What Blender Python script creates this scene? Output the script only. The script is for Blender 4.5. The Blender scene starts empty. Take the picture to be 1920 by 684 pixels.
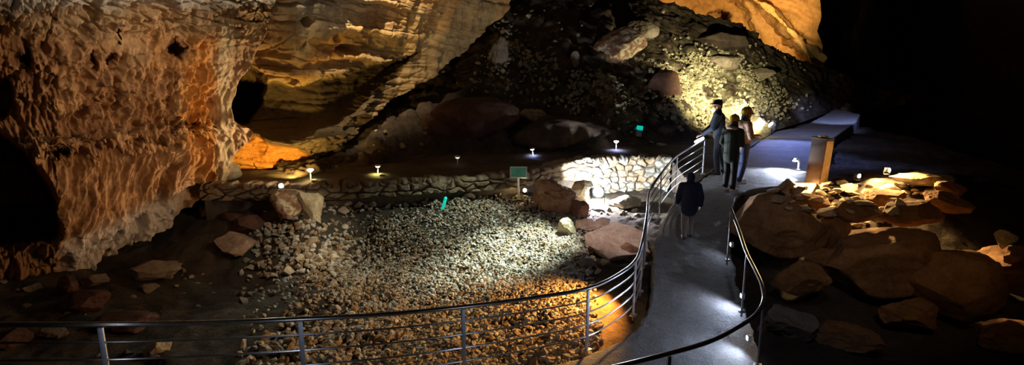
import bpy, bmesh, math, random
import numpy as np
from mathutils import Vector, Matrix

random.seed(7)
rng = np.random.default_rng(7)
sc = bpy.context.scene
COL = sc.collection

# ------------------------------------------------------------------ camera
F = 1100.0
PITCH = math.radians(12.0)
CAMZ = 2.78
cd = bpy.data.cameras.new('camera')
cam = bpy.data.objects.new('camera', cd)
COL.objects.link(cam)
cam.location = (0, 0, CAMZ)
cam.rotation_euler = (math.radians(90) - PITCH, 0, 0)
cd.sensor_fit = 'HORIZONTAL'
cd.sensor_width = 36.0
cd.lens = F / 1920 * 36.0
cd.clip_start = 0.05
cd.clip_end = 300
sc.camera = cam
CP, SP = math.cos(PITCH), math.sin(PITCH)


def ray(px, py):
    """direction with unit forward (world y) component"""
    px = np.asarray(px, float); py = np.asarray(py, float)
    u = (px - 960) / F
    v = (py - 342) / F
    y = CP - v * SP
    z = -SP - v * CP
    return np.stack([u / y, np.ones_like(u), z / y], -1)


def P(px, py, d):
    r = ray(px, py)
    return r * np.asarray(d, float)[..., None] + np.array([0, 0, CAMZ])


def G(px, py, z=0.0):
    r = ray(px, py)
    t = (np.asarray(z, float) - CAMZ) / r[..., 2]
    return r * t[..., None] + np.array([0, 0, CAMZ])


# ------------------------------------------------------------------ noise
def _h(ix, iy, iz, seed):
    h = (ix.astype(np.int64) * 374761393 + iy.astype(np.int64) * 668265263 + iz.astype(np.int64) * 2147483647 + seed * 1274126177) & 0xFFFFFFFF
    h = ((h ^ (h >> 13)) * 1274126177) & 0xFFFFFFFF
    h = ((h ^ (h >> 16)) * 2246822519) & 0xFFFFFFFF
    h = h ^ (h >> 15)
    return (h & 0xFFFFFF) / float(0xFFFFFF)


def vnoise(p, seed=0):
    i = np.floor(p).astype(np.int64)
    f = p - i
    f = f * f * f * (f * (f * 6 - 15) + 10)
    out = 0
    for dx in (0, 1):
        wx = f[..., 0] if dx else 1 - f[..., 0]
        for dy in (0, 1):
            wy = f[..., 1] if dy else 1 - f[..., 1]
            for dz in (0, 1):
                wz = f[..., 2] if dz else 1 - f[..., 2]
                out = out + wx * wy * wz * _h(i[..., 0] + dx, i[..., 1] + dy, i[..., 2] + dz, seed)
    return out * 2 - 1


def fbm(p, octv=4, seed=0, gain=0.5):
    a, s, out = 1.0, 0.0, 0
    for o in range(octv):
        out = out + a * vnoise(p * (2.03 ** o) + 17.3 * o, seed + o)
        s += a
        a *= gain
    return out / s


def ridged(p, octv=3, seed=0):
    a, s, out = 1.0, 0.0, 0
    for o in range(octv):
        out = out + a * (1 - 2 * np.abs(vnoise(p * (2.03 ** o) + 9.1 * o, seed + o)))
        s += a
        a *= 0.5
    return out / s


def voro(p, seed=0, jit=0.9):
    i = np.floor(p).astype(np.int64)
    f1 = np.full(p.shape[:-1], 9.0); f2 = f1.copy(); cid = np.zeros_like(f1)
    for dx in (-1, 0, 1):
        for dy in (-1, 0, 1):
            for dz in (-1, 0, 1):
                c = [i[..., 0] + dx, i[..., 1] + dy, i[..., 2] + dz]
                q = np.stack([c[k] + 0.5 + jit * (_h(c[0], c[1], c[2], seed + 31 * k) - 0.5) for k in range(3)], -1)
                d = np.sqrt(((q - p) ** 2).sum(-1))
                r = _h(c[0], c[1], c[2], seed + 777)
                near = d < f1
                f2 = np.where(near, f1, np.minimum(f2, d))
                cid = np.where(near, r, cid)
                f1 = np.where(near, d, f1)
    return f1, f2, cid


def sstep(a, b, x):
    t = np.clip((x - a) / (b - a), 0, 1)
    return t * t * (3 - 2 * t)


# ------------------------------------------------------------------ mesh helpers
def mesh_np(name, V, faces, smooth=False, attrs=None):
    me = bpy.data.meshes.new(name)
    V = np.asarray(V, np.float32)
    faces = np.asarray(faces, np.int32)
    n, k = faces.shape
    me.vertices.add(len(V)); me.vertices.foreach_set('co', V.ravel())
    me.loops.add(n * k); me.loops.foreach_set('vertex_index', faces.ravel())
    me.polygons.add(n)
    me.polygons.foreach_set('loop_start', np.arange(n, dtype=np.int32) * k)
    try:
        me.polygons.foreach_set('loop_total', np.full(n, k, dtype=np.int32))
    except Exception:
        pass
    me.polygons.foreach_set('use_smooth', np.full(n, smooth, dtype=bool))
    me.update(calc_edges=True)
    if attrs:
        for nm, arr in attrs.items():
            a = me.attributes.new(nm, 'FLOAT', 'POINT')
            a.data.foreach_set('value', np.asarray(arr, np.float32).ravel())
    me.validate()
    return me


def link(name, me, mat=None, parent=None):
    o = bpy.data.objects.new(name, me)
    COL.objects.link(o)
    if mat is not None and me is not None and not me.materials:
        me.materials.append(mat)
    if parent is not None:
        o.parent = parent
    return o


def tag(o, label=None, cat=None, group=None, kind=None):
    if label: o['label'] = label
    if cat: o['category'] = cat
    if group: o['group'] = group
    if kind: o['kind'] = kind
    return o


def empty(name, loc=(0, 0, 0), rz=0.0):
    o = bpy.data.objects.new(name, None)
    COL.objects.link(o)
    o.location = loc
    o.rotation_euler = (0, 0, rz)
    o.empty_display_size = 0.1
    return o


def copy_tree(o, parent=None):
    c = o.copy()
    COL.objects.link(c)
    if parent is not None:
        c.parent = parent
    for ch in list(o.children):
        copy_tree(ch, c)
    return c


def grid_faces(nr, ncol):
    a = np.arange(nr * ncol).reshape(nr, ncol)
    return np.stack([a[:-1, :-1], a[:-1, 1:], a[1:, 1:], a[1:, :-1]], -1).reshape(-1, 4)


def grid_normals(W):
    du = np.gradient(W, axis=1); dv = np.gradient(W, axis=0)
    n = np.cross(du, dv)
    n /= (np.linalg.norm(n, axis=-1, keepdims=True) + 1e-9)
    return n


class MB:
    """collects shapes and links them as one mesh"""
    def __init__(self):
        self.v = []; self.f = []

    def add(self, V, faces):
        b = len(self.v)
        self.v.extend([tuple(x) for x in V])
        self.f.extend([tuple(b + i for i in fc) for fc in faces])
        return self

    def box(self, c, s, rz=0.0, taper=1.0, bevel=0.0):
        bm = bmesh.new()
        bmesh.ops.create_cube(bm, size=1.0)
        for v in bm.verts:
            t = taper if v.co.z > 0 else 1.0
            v.co = Vector((v.co.x * s[0] * t, v.co.y * s[1] * t, v.co.z * s[2]))
        if bevel:
            bmesh.ops.bevel(bm, geom=list(bm.edges), offset=bevel, segments=2, affect='EDGES', profile=0.6)
        bmesh.ops.rotate(bm, verts=bm.verts, cent=(0, 0, 0), matrix=Matrix.Rotation(rz, 3, 'Z'))
        bm.verts.ensure_lookup_table()
        self.add([(v.co.x + c[0], v.co.y + c[1], v.co.z + c[2]) for v in bm.verts],
                 [[v.index for v in f.verts] for f in bm.faces])
        bm.free()
        return self

    def tube(self, pts, r, n=12, cap=True):
        pts = [Vector(p) for p in pts]
        rs = r if hasattr(r, '__len__') else [r] * len(pts)
        V, Fc = [], []
        up = None
        for i, p in enumerate(pts):
            t = (pts[min(i + 1, len(pts) - 1)] - pts[max(i - 1, 0)]).normalized()
            if up is None:
                up = Vector((0, 0, 1)) if abs(t.z) < 0.9 else Vector((1, 0, 0))
            a = t.cross(up).normalized(); bb = a.cross(t).normalized()
            up = bb
            for k in range(n):
                w = 2 * math.pi * k / n
                V.append(p + (a * math.cos(w) + bb * math.sin(w)) * rs[i])
        for i in range(len(pts) - 1):
            for k in range(n):
                k2 = (k + 1) % n
                Fc.append((i * n + k, i * n + k2, (i + 1) * n + k2, (i + 1) * n + k))
        if cap:
            Fc.append(tuple(range(n))[::-1])
            Fc.append(tuple((len(pts) - 1) * n + k for k in range(n)))
        return self.add(V, Fc)

    def lathe(self, prof, c=(0, 0, 0), n=20, M=None):
        V, Fc = [], []
        for (r, z) in prof:
            for k in range(n):
                w = 2 * math.pi * k / n
                q = Vector((r * math.cos(w), r * math.sin(w), z))
                if M is not None: q = M @ q
                V.append(q + Vector(c))
        for i in range(len(prof) - 1):
            for k in range(n):
                k2 = (k + 1) % n
                Fc.append((i * n + k, i * n + k2, (i + 1) * n + k2, (i + 1) * n + k))
        Fc.append(tuple(range(n))[::-1]); Fc.append(tuple((len(prof) - 1) * n + k for k in range(n)))
        return self.add(V, Fc)

    def build(self, name, mat, parent=None, smooth=True, angle=40):
        me = bpy.data.meshes.new(name)
        me.from_pydata(self.v, [], self.f)
        me.update()
        if smooth:
            me.polygons.foreach_set('use_smooth', [True] * len(me.polygons))
            try:
                me.set_sharp_from_angle(angle=math.radians(angle))
            except Exception:
                pass
        return link(name, me, mat, parent)


def catmull(pts, n):
    pts = np.asarray(pts, float)
    seg = np.linalg.norm(np.diff(pts, axis=0), axis=1) ** 0.5
    t = np.concatenate([[0], np.cumsum(seg)])
    tt = np.linspace(0, t[-1], n)
    m = np.gradient(pts, t, axis=0)
    idx = np.clip(np.searchsorted(t, tt, 'right') - 1, 0, len(t) - 2)
    h = t[idx + 1] - t[idx]
    s = ((tt - t[idx]) / h)[:, None]
    h = h[:, None]
    return ((2 * s ** 3 - 3 * s ** 2 + 1) * pts[idx] + (s ** 3 - 2 * s ** 2 + s) * h * m[idx]
            + (-2 * s ** 3 + 3 * s ** 2) * pts[idx + 1] + (s ** 3 - s ** 2) * h * m[idx + 1])


def smooth1(a, k):
    if k < 2: return a
    pad = np.concatenate([np.full(k, a[0]), a, np.full(k, a[-1])])
    ker = np.hanning(2 * k + 1); ker /= ker.sum()
    return np.convolve(pad, ker, 'same')[k:-k]


# ------------------------------------------------------------------ materials
class NT:
    def __init__(self, name):
        self.m = bpy.data.materials.new(name)
        self.m.use_nodes = True
        self.t = self.m.node_tree
        self.b = self.t.nodes['Principled BSDF']

    def n(self, typ, **kw):
        nd = self.t.nodes.new(typ)
        for k, v in kw.items():
            if k.startswith('i_'):
                nd.inputs[k[2:]].default_value = v
            else:
                setattr(nd, k, v)
        return nd

    def l(self, a, b):
        self.t.links.new(a, b)


def ramp(nt, stops):
    r = nt.n('ShaderNodeValToRGB')
    els = r.color_ramp.elements
    while len(els) < len(stops): els.new(0.5)
    for e, (p, c) in zip(els, stops):
        e.position = p; e.color = (c[0], c[1], c[2], 1)
    return r


def rock_mat(name, stops, scale=1.5, stretch=(1, 1, 1), rough=0.85, bump=0.4, fine=18.0, mix_attr=None, obj_random=0.0, world=False):
    """layered noise rock; stops = colour ramp over a warped noise"""
    nt = NT(name)
    tc = nt.n('ShaderNodeTexCoord')
    mp = nt.n('ShaderNodeMapping')
    mp.inputs['Scale'].default_value = stretch
    src = tc.outputs['Object']
    if world:
        src = nt.n('ShaderNodeNewGeometry').outputs['Position']
    nt.l(src, mp.inputs['Vector'])
    n1 = nt.n('ShaderNodeTexNoise'); n1.inputs['Scale'].default_value = scale; n1.inputs['Detail'].default_value = 8; n1.inputs['Roughness'].default_value = 0.62
    n1.inputs['Distortion'].default_value = 0.6
    nt.l(mp.outputs[0], n1.inputs['Vector'])
    r = ramp(nt, stops)
    fac = n1.outputs['Fac']
    if obj_random:
        oi = nt.n('ShaderNodeObjectInfo')
        ma = nt.n('ShaderNodeMath', operation='MULTIPLY_ADD')
        ma.inputs[1].default_value = obj_random; ma.inputs[2].default_value = -obj_random / 2
        nt.l(oi.outputs['Random'], ma.inputs[0])
        ad = nt.n('ShaderNodeMath', operation='ADD'); nt.l(fac, ad.inputs[0]); nt.l(ma.outputs[0], ad.inputs[1])
        fac = ad.outputs[0]
    nt.l(fac, r.inputs['Fac'])
    col = r.outputs['Color']
    if mix_attr:
        for (an, c) in mix_attr:
            at = nt.n('ShaderNodeAttribute'); at.attribute_name = an
            mx = nt.n('ShaderNodeMix', data_type='RGBA')
            nt.l(at.outputs['Fac'], mx.inputs['Factor'])
            nt.l(col, mx.inputs['A'])
            if callable(c):
                nt.l(c(nt), mx.inputs['B'])
            else:
                mx.inputs['B'].default_value = (*c, 1)
            col = mx.outputs['Result']
    # fine speckle
    n2 = nt.n('ShaderNodeTexNoise'); n2.inputs['Scale'].default_value = fine; n2.inputs['Detail'].default_value = 6; n2.inputs['Roughness'].default_value = 0.7
    nt.l(src, n2.inputs['Vector'])
    mr = nt.n('ShaderNodeMapRange'); mr.inputs['From Min'].default_value = 0.3; mr.inputs['From Max'].default_value = 0.7
    mr.inputs['To Min'].default_value = 0.7; mr.inputs['To Max'].default_value = 1.2
    nt.l(n2.outputs['Fac'], mr.inputs['Value'])
    mu = nt.n('ShaderNodeMix', data_type='RGBA', blend_type='MULTIPLY'); mu.inputs['Factor'].default_value = 1.0
    nt.l(col, mu.inputs['A']); nt.l(mr.outputs[0], mu.inputs['B'])
    nt.l(mu.outputs['Result'], nt.b.inputs['Base Color'])
    nt.b.inputs['Roughness'].default_value = rough
    nt.b.inputs['Specular IOR Level'].default_value = 0.25
    bp = nt.n('ShaderNodeBump'); bp.inputs['Strength'].default_value = bump; bp.inputs['Distance'].default_value = 0.05
    nt.l(n2.outputs['Fac'], bp.inputs['Height'])
    nt.l(bp.outputs[0], nt.b.inputs['Normal'])
    return nt.m


def plain(name, col, rough=0.6, metal=0.0, noise=0.0, nscale=30.0, bump=0.0):
    nt = NT(name)
    nt.b.inputs['Roughness'].default_value = rough
    nt.b.inputs['Metallic'].default_value = metal
    tc = nt.n('ShaderNodeTexCoord')
    n2 = nt.n('ShaderNodeTexNoise'); n2.inputs['Scale'].default_value = nscale; n2.inputs['Detail'].default_value = 5
    nt.l(tc.outputs['Object'], n2.inputs['Vector'])
    k = max(noise, 0.05)
    r = ramp(nt, [(0.3, [c * (1 - k) for c in col]), (0.7, [min(1, c * (1 + k)) for c in col])])
    nt.l(n2.outputs['Fac'], r.inputs['Fac'])
    nt.l(r.outputs['Color'], nt.b.inputs['Base Color'])
    if bump:
        bp = nt.n('ShaderNodeBump'); bp.inputs['Strength'].default_value = bump; bp.inputs['Distance'].default_value = 0.02
        nt.l(n2.outputs['Fac'], bp.inputs['Height']); nt.l(bp.outputs[0], nt.b.inputs['Normal'])
    return nt.m


def glow(name, col, strength):
    nt = NT(name)
    nt.b.inputs['Base Color'].default_value = (*col, 1)
    nt.b.inputs['Emission Color'].default_value = (*col, 1)
    nt.b.inputs['Emission Strength'].default_value = strength
    return nt.m


M = {}
M['cliff'] = rock_mat('cliff_limestone', [(0.22, (.10, .05, .022)), (0.42, (.29, .15, .065)), (0.58, (.41, .23, .105)), (0.8, (.54, .36, .20))],
                      scale=0.9, stretch=(1, 1, .45), bump=0.6, fine=9,
                      mix_attr=[('orange', (.58, .26, .055)), ('pale', (.50, .39, .22)), ('grey', (.58, .53, .46))])
M['bedded'] = rock_mat('bedded_limestone', [(0.2, (.16, .09, .035)), (0.42, (.36, .22, .09)), (0.6, (.48, .33, .15)), (0.8, (.60, .46, .26))],
                       scale=0.8, stretch=(.6, .6, 1.6), bump=0.6, fine=7,
                       mix_attr=[('orange', (.55, .24, .05)), ('pale', (.66, .58, .45)), ('grey', (.06, .045, .035))])  # the grey mix is near black, shade put into the recess colour
M['slope'] = rock_mat('slope_earth', [(0.3, (.035, .024, .018)), (0.55, (.07, .048, .034)), (0.75, (.13, .095, .065))],
                      scale=1.2, bump=0.8, fine=6, mix_attr=[('pale', (.42, .38, .24))])
M['far'] = rock_mat('far_orange_limestone', [(0.25, (.35, .18, .06)), (0.5, (.62, .38, .14)), (0.75, (.75, .55, .27))], scale=.35, stretch=(1, 1, .7), bump=.8, fine=2.5)
M['floor'] = rock_mat('cave_earth', [(0.3, (.03, .022, .015)), (0.55, (.06, .046, .032)), (0.75, (.11, .085, .06))], scale=1.5, bump=0.9, fine=14,
                      mix_attr=[('ochre', (.33, .19, .075))])
M['terrace'] = rock_mat('trodden_earth', [(0.3, (.07, .055, .04)), (0.6, (.13, .10, .075)), (0.8, (.18, .15, .11))], scale=1.5, bump=0.5, fine=16)
M['masonry'] = rock_mat('dry_stone', [(0.3, (.26, .17, .09)), (0.5, (.42, .33, .22)), (0.7, (.55, .47, .36))], scale=3.0, bump=0.5, fine=22,
                        mix_attr=[('tone', (.36, .37, .34)), ('browner', (.17, .12, .07)), ('gap', (.03, .022, .016))])
M['concrete'] = rock_mat('walkway_concrete', [(0.3, (.20, .19, .18)), (0.55, (.27, .26, .25)), (0.75, (.34, .33, .32))], scale=1.3, rough=.62, bump=0.8, fine=26)
M['shell'] = rock_mat('dark_cave_rock', [(0.3, (.03, .022, .016)), (0.6, (.06, .045, .03)), (0.8, (.09, .07, .05))], scale=.5, bump=0.6, fine=4)
M['gravel'] = rock_mat('gravel_stone', [(0.3, (.22, .20, .16)), (0.5, (.40, .38, .33)), (0.7, (.58, .56, .50))], scale=7.0, bump=0.3, fine=30, mix_attr=[('tone', (.25, .16, .08))])
M['scree'] = rock_mat('scree_stone', [(0.3, (.26, .22, .13)), (0.5, (.44, .40, .26)), (0.7, (.62, .58, .42))], scale=5.0, bump=0.4, fine=20, mix_attr=[('tone', (.09, .06, .04))])
M['stone'] = rock_mat('loose_limestone', [(0.3, (.30, .22, .13)), (0.5, (.46, .37, .25)), (0.7, (.62, .54, .42))], scale=4.0, bump=0.5, fine=20, obj_random=.35)
M['brownstone'] = rock_mat('brown_boulder', [(0.3, (.13, .065, .025)), (0.5, (.23, .12, .05)), (0.72, (.34, .19, .09))], scale=2.0, bump=0.5, fine=14, obj_random=.1)
M['redstone'] = rock_mat('reddish_boulder', [(0.3, (.16, .07, .04)), (0.5, (.30, .15, .09)), (0.72, (.42, .26, .18))], scale=2.2, bump=0.6, fine=14)
M['pinkstone'] = rock_mat('pinkish_boulder', [(0.3, (.33, .17, .11)), (0.5, (.50, .35, .27)), (0.72, (.62, .50, .42))], scale=2.0, bump=0.6, fine=14)
M['greystone'] = rock_mat('grey_brown_boulder', [(0.3, (.14, .11, .08)), (0.5, (.24, .19, .14)), (0.72, (.36, .29, .22))], scale=2.2, bump=0.6, fine=14, obj_random=.15)
M['palestone'] = rock_mat('pale_boulder', [(0.3, (.26, .17, .09)), (0.5, (.50, .42, .27)), (0.72, (.66, .60, .42))], scale=2.4, bump=0.7, fine=12)
M['mottled'] = rock_mat('mottled_boulder', [(0.38, (.20, .10, .06)), (0.5, (.30, .17, .10)), (0.58, (.60, .50, .33)), (0.8, (.7, .62, .45))], scale=4.0, bump=0.7, fine=12)
M['steel'] = plain('brushed_steel', (.55, .57, .60), rough=.28, metal=1.0, noise=.1)
M['satin'] = plain('satin_steel', (.50, .54, .60), rough=.5, metal=.85, noise=.1)
M['darkred'] = rock_mat('dark_red_boulder', [(0.3, (.06, .028, .02)), (0.5, (.10, .05, .035)), (0.72, (.15, .08, .06))], scale=2.0, bump=0.5, fine=10)
M['tanstone'] = rock_mat('tan_boulder', [(0.3, (.22, .14, .10)), (0.5, (.33, .23, .17)), (0.72, (.42, .32, .25))], scale=2.0, bump=0.5, fine=14)
M['wood'] = plain('shaded_wood', (.045, .022, .016), rough=.55, noise=.35, nscale=6, bump=.3)  # wood darkened for the shaded front of the post
M['wood_lit'] = plain('lit_wood', (.42, .27, .12), rough=.6, noise=.25, nscale=6, bump=.3)  # lighter copy of the wood for the post's lit side
M['black'] = plain('black_metal', (.03, .03, .03), rough=.5)
M['white'] = plain('white_metal', (.75, .75, .72), rough=.45)

# ------------------------------------------------------------------ terrain height (thin-plate through surveyed points)
ctrl_px = [
    # pit
    (1100, 650, -1.02), (1170, 600, -1.0), (1190, 540, -1.0), (1190, 470, -.95), (1190, 410, -.9), (1150, 360, -.95),
    (1255, 352, -.8), (1130, 354, -.95), (1000, 368, -.6), (930, 358, -.42), (850, 360, -.38), (700, 367, -.36), (620, 372, -.36), (500, 372, -.4), (420, 372, -.5),
    (960, 450, -1.0), (960, 520, -1.2), (800, 470, -1.15), (650, 480, -1.3), (500, 500, -1.35), (300, 480, -1.3),
    (900, 640, -1.35), (700, 640, -1.5), (400, 640, -1.5), (100, 640, -1.4), (0, 560, -1.25), (110, 540, -1.25), (-200, 600, -1.2),
    (880, 400, -.68), (700, 410, -.72), (566, 420, -.55), (550, 445, -.8), (560, 482, -1.1), (560, 540, -1.25), (420, 440, -.95),
    # right bank
    (1400, 368, -.12), (1500, 350, -.05), (1600, 352, .0), (1720, 345, .1), (1900, 345, -.1), (1450, 450, -.75), (1650, 450, -.7), (1850, 470, -.9),
    (1450, 600, -1.4), (1650, 620, -1.6), (1900, 650, -1.7), (1440, 690, -1.3), (2050, 500, -1.2),
    (1650, 322, -.25), (1800, 300, -.6), (1560, 300, -.3), (1640, 250, -.4), (1900, 250, -.8),
    (1450, 300, -.35), (1350, 300, -.35), (1300, 400, -.8), (1290, 500, -1.1), (1300, 650, -1.4), (1550, 240, -.3),
]
cp = np.array([G(a, b, c) for a, b, c in ctrl_px])
extra = np.array([(-12, 3, -1.0), (0, 2.5, -1.6), (6, 3, -1.9), (12, 4, -1.9), (-14, 14, -1.0), (-8, 20, -.6), (0, 22, -.6), (8, 30, -.5), (18, 20, -1.0), (18, 10, -1.4), (20, 30, -.8), (-14, 28, -.6)])
cp = np.vstack([cp, extra])


def _tps(r2):
    return 0.5 * r2 * np.log(r2 + 1e-9)


def fit_tps(pts, lam=0.05):
    n = len(pts)
    d2 = ((pts[:, None, :2] - pts[None, :, :2]) ** 2).sum(-1)
    K = _tps(d2) + lam * np.eye(n)
    Pm = np.hstack([np.ones((n, 1)), pts[:, :2]])
    A = np.block([[K, Pm], [Pm.T, np.zeros((3, 3))]])
    w = np.linalg.solve(A, np.concatenate([pts[:, 2], np.zeros(3)]))
    return w


TW = fit_tps(cp)


def fheight(x, y):
    x = np.asarray(x, float); y = np.asarray(y, float)
    out = TW[-3] + TW[-2] * x + TW[-1] * y
    for i in range(len(cp)):
        out = out + TW[i] * _tps((x - cp[i, 0]) ** 2 + (y - cp[i, 1]) ** 2)
    q = np.stack([x, y, np.zeros_like(x)], -1)
    return out + 0.10 * fbm(q * .9, 3, 5) + 0.05 * fbm(q * 3.1, 3, 6)


def on_floor(px, py):
    r = ray(px, py)
    ts = np.linspace(4, 30, 400)
    pts = r[None, :] * ts[:, None] + np.array([0, 0, CAMZ])
    h = fheight(pts[:, 0], pts[:, 1])
    k = np.argmax(pts[:, 2] < h)
    return pts[k]


def build_floor():
    xs = np.linspace(-13, 17, 430); ys = np.linspace(2.5, 30, 400)
    X, Y = np.meshgrid(xs, ys)
    Z = fheight(X, Y)
    q = np.stack([X, Y, Z], -1)
    f1, f2, cid = voro(q * np.array([5, 5, 0.]) + np.array([0, 0, .5]), 3)
    bank = sstep(3.0, 4.2, X)
    Z = Z + 0.035 * fbm(q * 8, 3, 9) + (cid - .5) * .06 * sstep(0.02, .25, f2 - f1) * (1 - .6 * bank)
    V = np.stack([X, Y, Z], -1).reshape(-1, 3)
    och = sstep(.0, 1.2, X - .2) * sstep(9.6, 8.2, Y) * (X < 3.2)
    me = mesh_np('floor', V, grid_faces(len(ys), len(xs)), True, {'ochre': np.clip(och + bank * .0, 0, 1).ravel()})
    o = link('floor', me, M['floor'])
    tag(o, 'dark uneven earth floor of the cave pit beside the walkway', 'ground', kind='structure')


build_floor()

# ------------------------------------------------------------------ left cliff
def build_cliff():
    nr, ncol = 400, 520
    py_top = -110
    XR = np.array([(-110, 540), (0, 515), (40, 503), (70, 494), (100, 480), (125, 470), (145, 456), (165, 445), (195, 438), (225, 438), (238, 447), (246, 474), (262, 466), (280, 446), (300, 433), (345, 436), (700, 436)], float)
    YB = np.array([(-260, 610), (0, 527), (60, 520), (110, 527), (150, 512), (220, 478), (330, 428), (362, 385), (400, 348), (440, 332), (560, 330)], float)
    DC = np.array([(-260, 8.3), (0, 9.6), (110, 10.1), (220, 11.0), (330, 12.0), (400, 12.7), (440, 13.0), (560, 13.4)], float)
    s = np.linspace(0, 1, ncol)[None, :]
    t = np.linspace(0, 1, nr)[:, None]
    px = np.zeros((nr, ncol)); py = np.zeros((nr, ncol))
    pxg = np.repeat(-260 + s * 720, nr, 0)
    for _ in range(4):
        yb = np.interp(pxg, YB[:, 0], YB[:, 1])
        py = py_top + (yb - py_top) * t
        xr = np.interp(py, XR[:, 0], XR[:, 1]) + 5 * fbm(np.stack([py * .045, py * 0, py * 0], -1), 3, 19)
        pxg = -260 + s * (xr + 260)
    px = pxg
    d = np.interp(px, DC[:, 0], DC[:, 1])
    # upper part leans out over the visitor, lower rim undercut
    d = d - 0.9 * sstep(260, -60, py) + .25 * sstep(0.9, 1.0, t)
    # ledge at mid height
    ly = 268 - (px - 150) * .12
    d = d - .22 * np.exp(-((py - ly) / 22.0) ** 2) + .18 * sstep(0, 40, py - ly)
    d0 = d.copy()
    # dark cavity on the left
    wob = 30 * fbm(np.stack([px * .012, py * .012, px * 0], -1), 2, 44)
    e = np.sqrt(((px + 20 + wob) / 128) ** 2 + ((py - 360 + wob - .35 * px) / 112) ** 2)
    e2 = np.sqrt(((px - 8 + wob * .4) / 22) ** 2 + ((py - 185) / 42) ** 2)
    d = d + 5.0 * sstep(1.03, .80, e) + .9 * sstep(1.1, .6, e2)
    # small holes
    for (hx, hy, rx, ry, dep) in [(328, 92, 20, 15, .7), (50, 105, 6, 22, .4), (205, 115, 10, 12, .3), (170, 105, 6, 16, .25), (222, 62, 4, 18, .25), (110, 288, 26, 14, .8), (310, 160, 14, 30, .15), (352, 235, 16, 8, .3)]:
        jx = 9 * fbm(np.stack([px * .08, py * .08, px * 0 + hx], -1), 3, 45)
        d = d + dep * np.exp(-(((px - hx + jx) / rx) ** 2 + ((py - hy - jx) / ry) ** 2) ** 2)
    W = P(px, py, d)
    W0 = P(px, py, d0)
    n = grid_normals(W0)
    n *= -np.sign((n * (W0 - np.array([0, 0, CAMZ]))).sum(-1, keepdims=True))
    inhole = sstep(.15, .6, d - d0)
    # flutes: vertically stretched scallops, bedding blocks near the top
    warp = .10 * np.stack([fbm(W * 1.3, 3, 61), fbm(W * 1.3, 3, 62), fbm(W * 1.3, 3, 63)], -1)
    Ws = W + warp
    slant = .12 + .22 * sstep(220, 330, py)
    Ws = np.stack([Ws[..., 0] - .5 * slant * Ws[..., 2], Ws[..., 1] - .85 * slant * Ws[..., 2], Ws[..., 2]], -1)
    f1, f2, cid = voro(Ws * np.array([2.2, 2.2, 1.5]), 11)
    low = sstep(70, 150, py + 25 * fbm(W * 1.1, 2, 72))
    mid = low * sstep(330, 250, py)
    drips = fbm(Ws * np.array([6.5, 6.5, 1.7]), 4, 30, .55)
    drips2 = fbm(Ws * np.array([14, 14, 2.8]), 3, 33, .55)
    folds = fbm(Ws * np.array([3.6, 3.6, .55]), 4, 31, .5)
    pits = sstep(.22, .5, fbm(Ws * np.array([7.5, 7.5, 2.6]), 2, 35))
    slits = sstep(.25, .5, fbm(Ws * np.array([5.0, 5.0, .9]), 2, 36))
    disp = .24 * fbm(W * .8, 4, 21) + .14 * (cid - .5) * (1 - .6 * low) - .06 * (1 - sstep(0, .10, f2 - f1)) * (1 - .7 * low)
    disp += mid * (.20 * drips + .17 * drips2 - .16 * pits)
    disp += sstep(235, 320, py) * (.36 * folds + .10 * drips + .10 * drips2 - .22 * slits)
    disp += (1 - low) * (.07 * drips - .14 * sstep(.42, .6, fbm(Ws * np.array([4, 4, 1.3]), 2, 38)))
    qb = W * np.array([2.4, 2.4, 6.5]) + np.array([0, 0, .5]) * fbm(W, 2, 3)[..., None]
    b1, b2, bid = voro(qb, 15)
    top = sstep(100, 40, py + 18 * fbm(W * 1.2, 2, 71))
    disp += top * (.24 * (bid - .5) * sstep(0, .25, b2 - b1) - .12 * (1 - sstep(0, .16, b2 - b1)) + .10 * drips2)
    disp += (1 - top) * (1 - low) * .1 * (bid - .5)
    disp += .05 * fbm(W * 5, 3, 41)
    # vertical smooth flowstone at the right corner
    fl = sstep(395, 420, px) * sstep(40, 90, py)
    disp *= (1 - .7 * fl) * (1 - .6 * inhole)
    W = W + n * disp[..., None]
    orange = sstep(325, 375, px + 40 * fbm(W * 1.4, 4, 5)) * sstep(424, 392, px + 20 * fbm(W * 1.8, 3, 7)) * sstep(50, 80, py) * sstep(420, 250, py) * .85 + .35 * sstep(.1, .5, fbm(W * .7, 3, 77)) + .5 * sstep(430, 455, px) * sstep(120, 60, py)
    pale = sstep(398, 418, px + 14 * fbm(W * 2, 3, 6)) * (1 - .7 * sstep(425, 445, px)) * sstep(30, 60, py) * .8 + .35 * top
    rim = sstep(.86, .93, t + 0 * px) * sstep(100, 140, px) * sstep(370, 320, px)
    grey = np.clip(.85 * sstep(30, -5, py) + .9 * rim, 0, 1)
    # wrap the right corner backwards, and the lower rim under
    cols_back = []
    back = np.linspace(.06, 1, 14) ** 1.4
    We = W[:, -1]
    for k in back:
        cols_back.append(We + np.array([-2.6 * k, 3.2 * k, 0]) + np.stack([.2 * fbm(We * 2 + k * 3, 2, 8)] * 3, -1) * min(1, k * 4))
    W = np.concatenate([W] + [c[:, None] for c in cols_back], 1)
    def extc(a): return np.concatenate([a, np.repeat(a[:, -1:], 14, 1)], 1)
    orange, pale, grey = extc(orange), extc(pale), extc(grey)
    rows = []
    Wb = W[-1]
    for k in np.linspace(.08, 1, 10):
        rows.append(Wb + np.array([-1.6 * k, 1.2 * k, .25 * k]) + .1 * np.stack([fbm(Wb * 3 + k * 5, 2, 9)] * 3, -1))
    W = np.concatenate([W] + [r[None] for r in rows], 0)
    def extr(a): return np.concatenate([a, np.repeat(a[-1:], 10, 0)], 0)
    orange, pale, grey = extr(orange), extr(pale), extr(grey)
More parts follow.
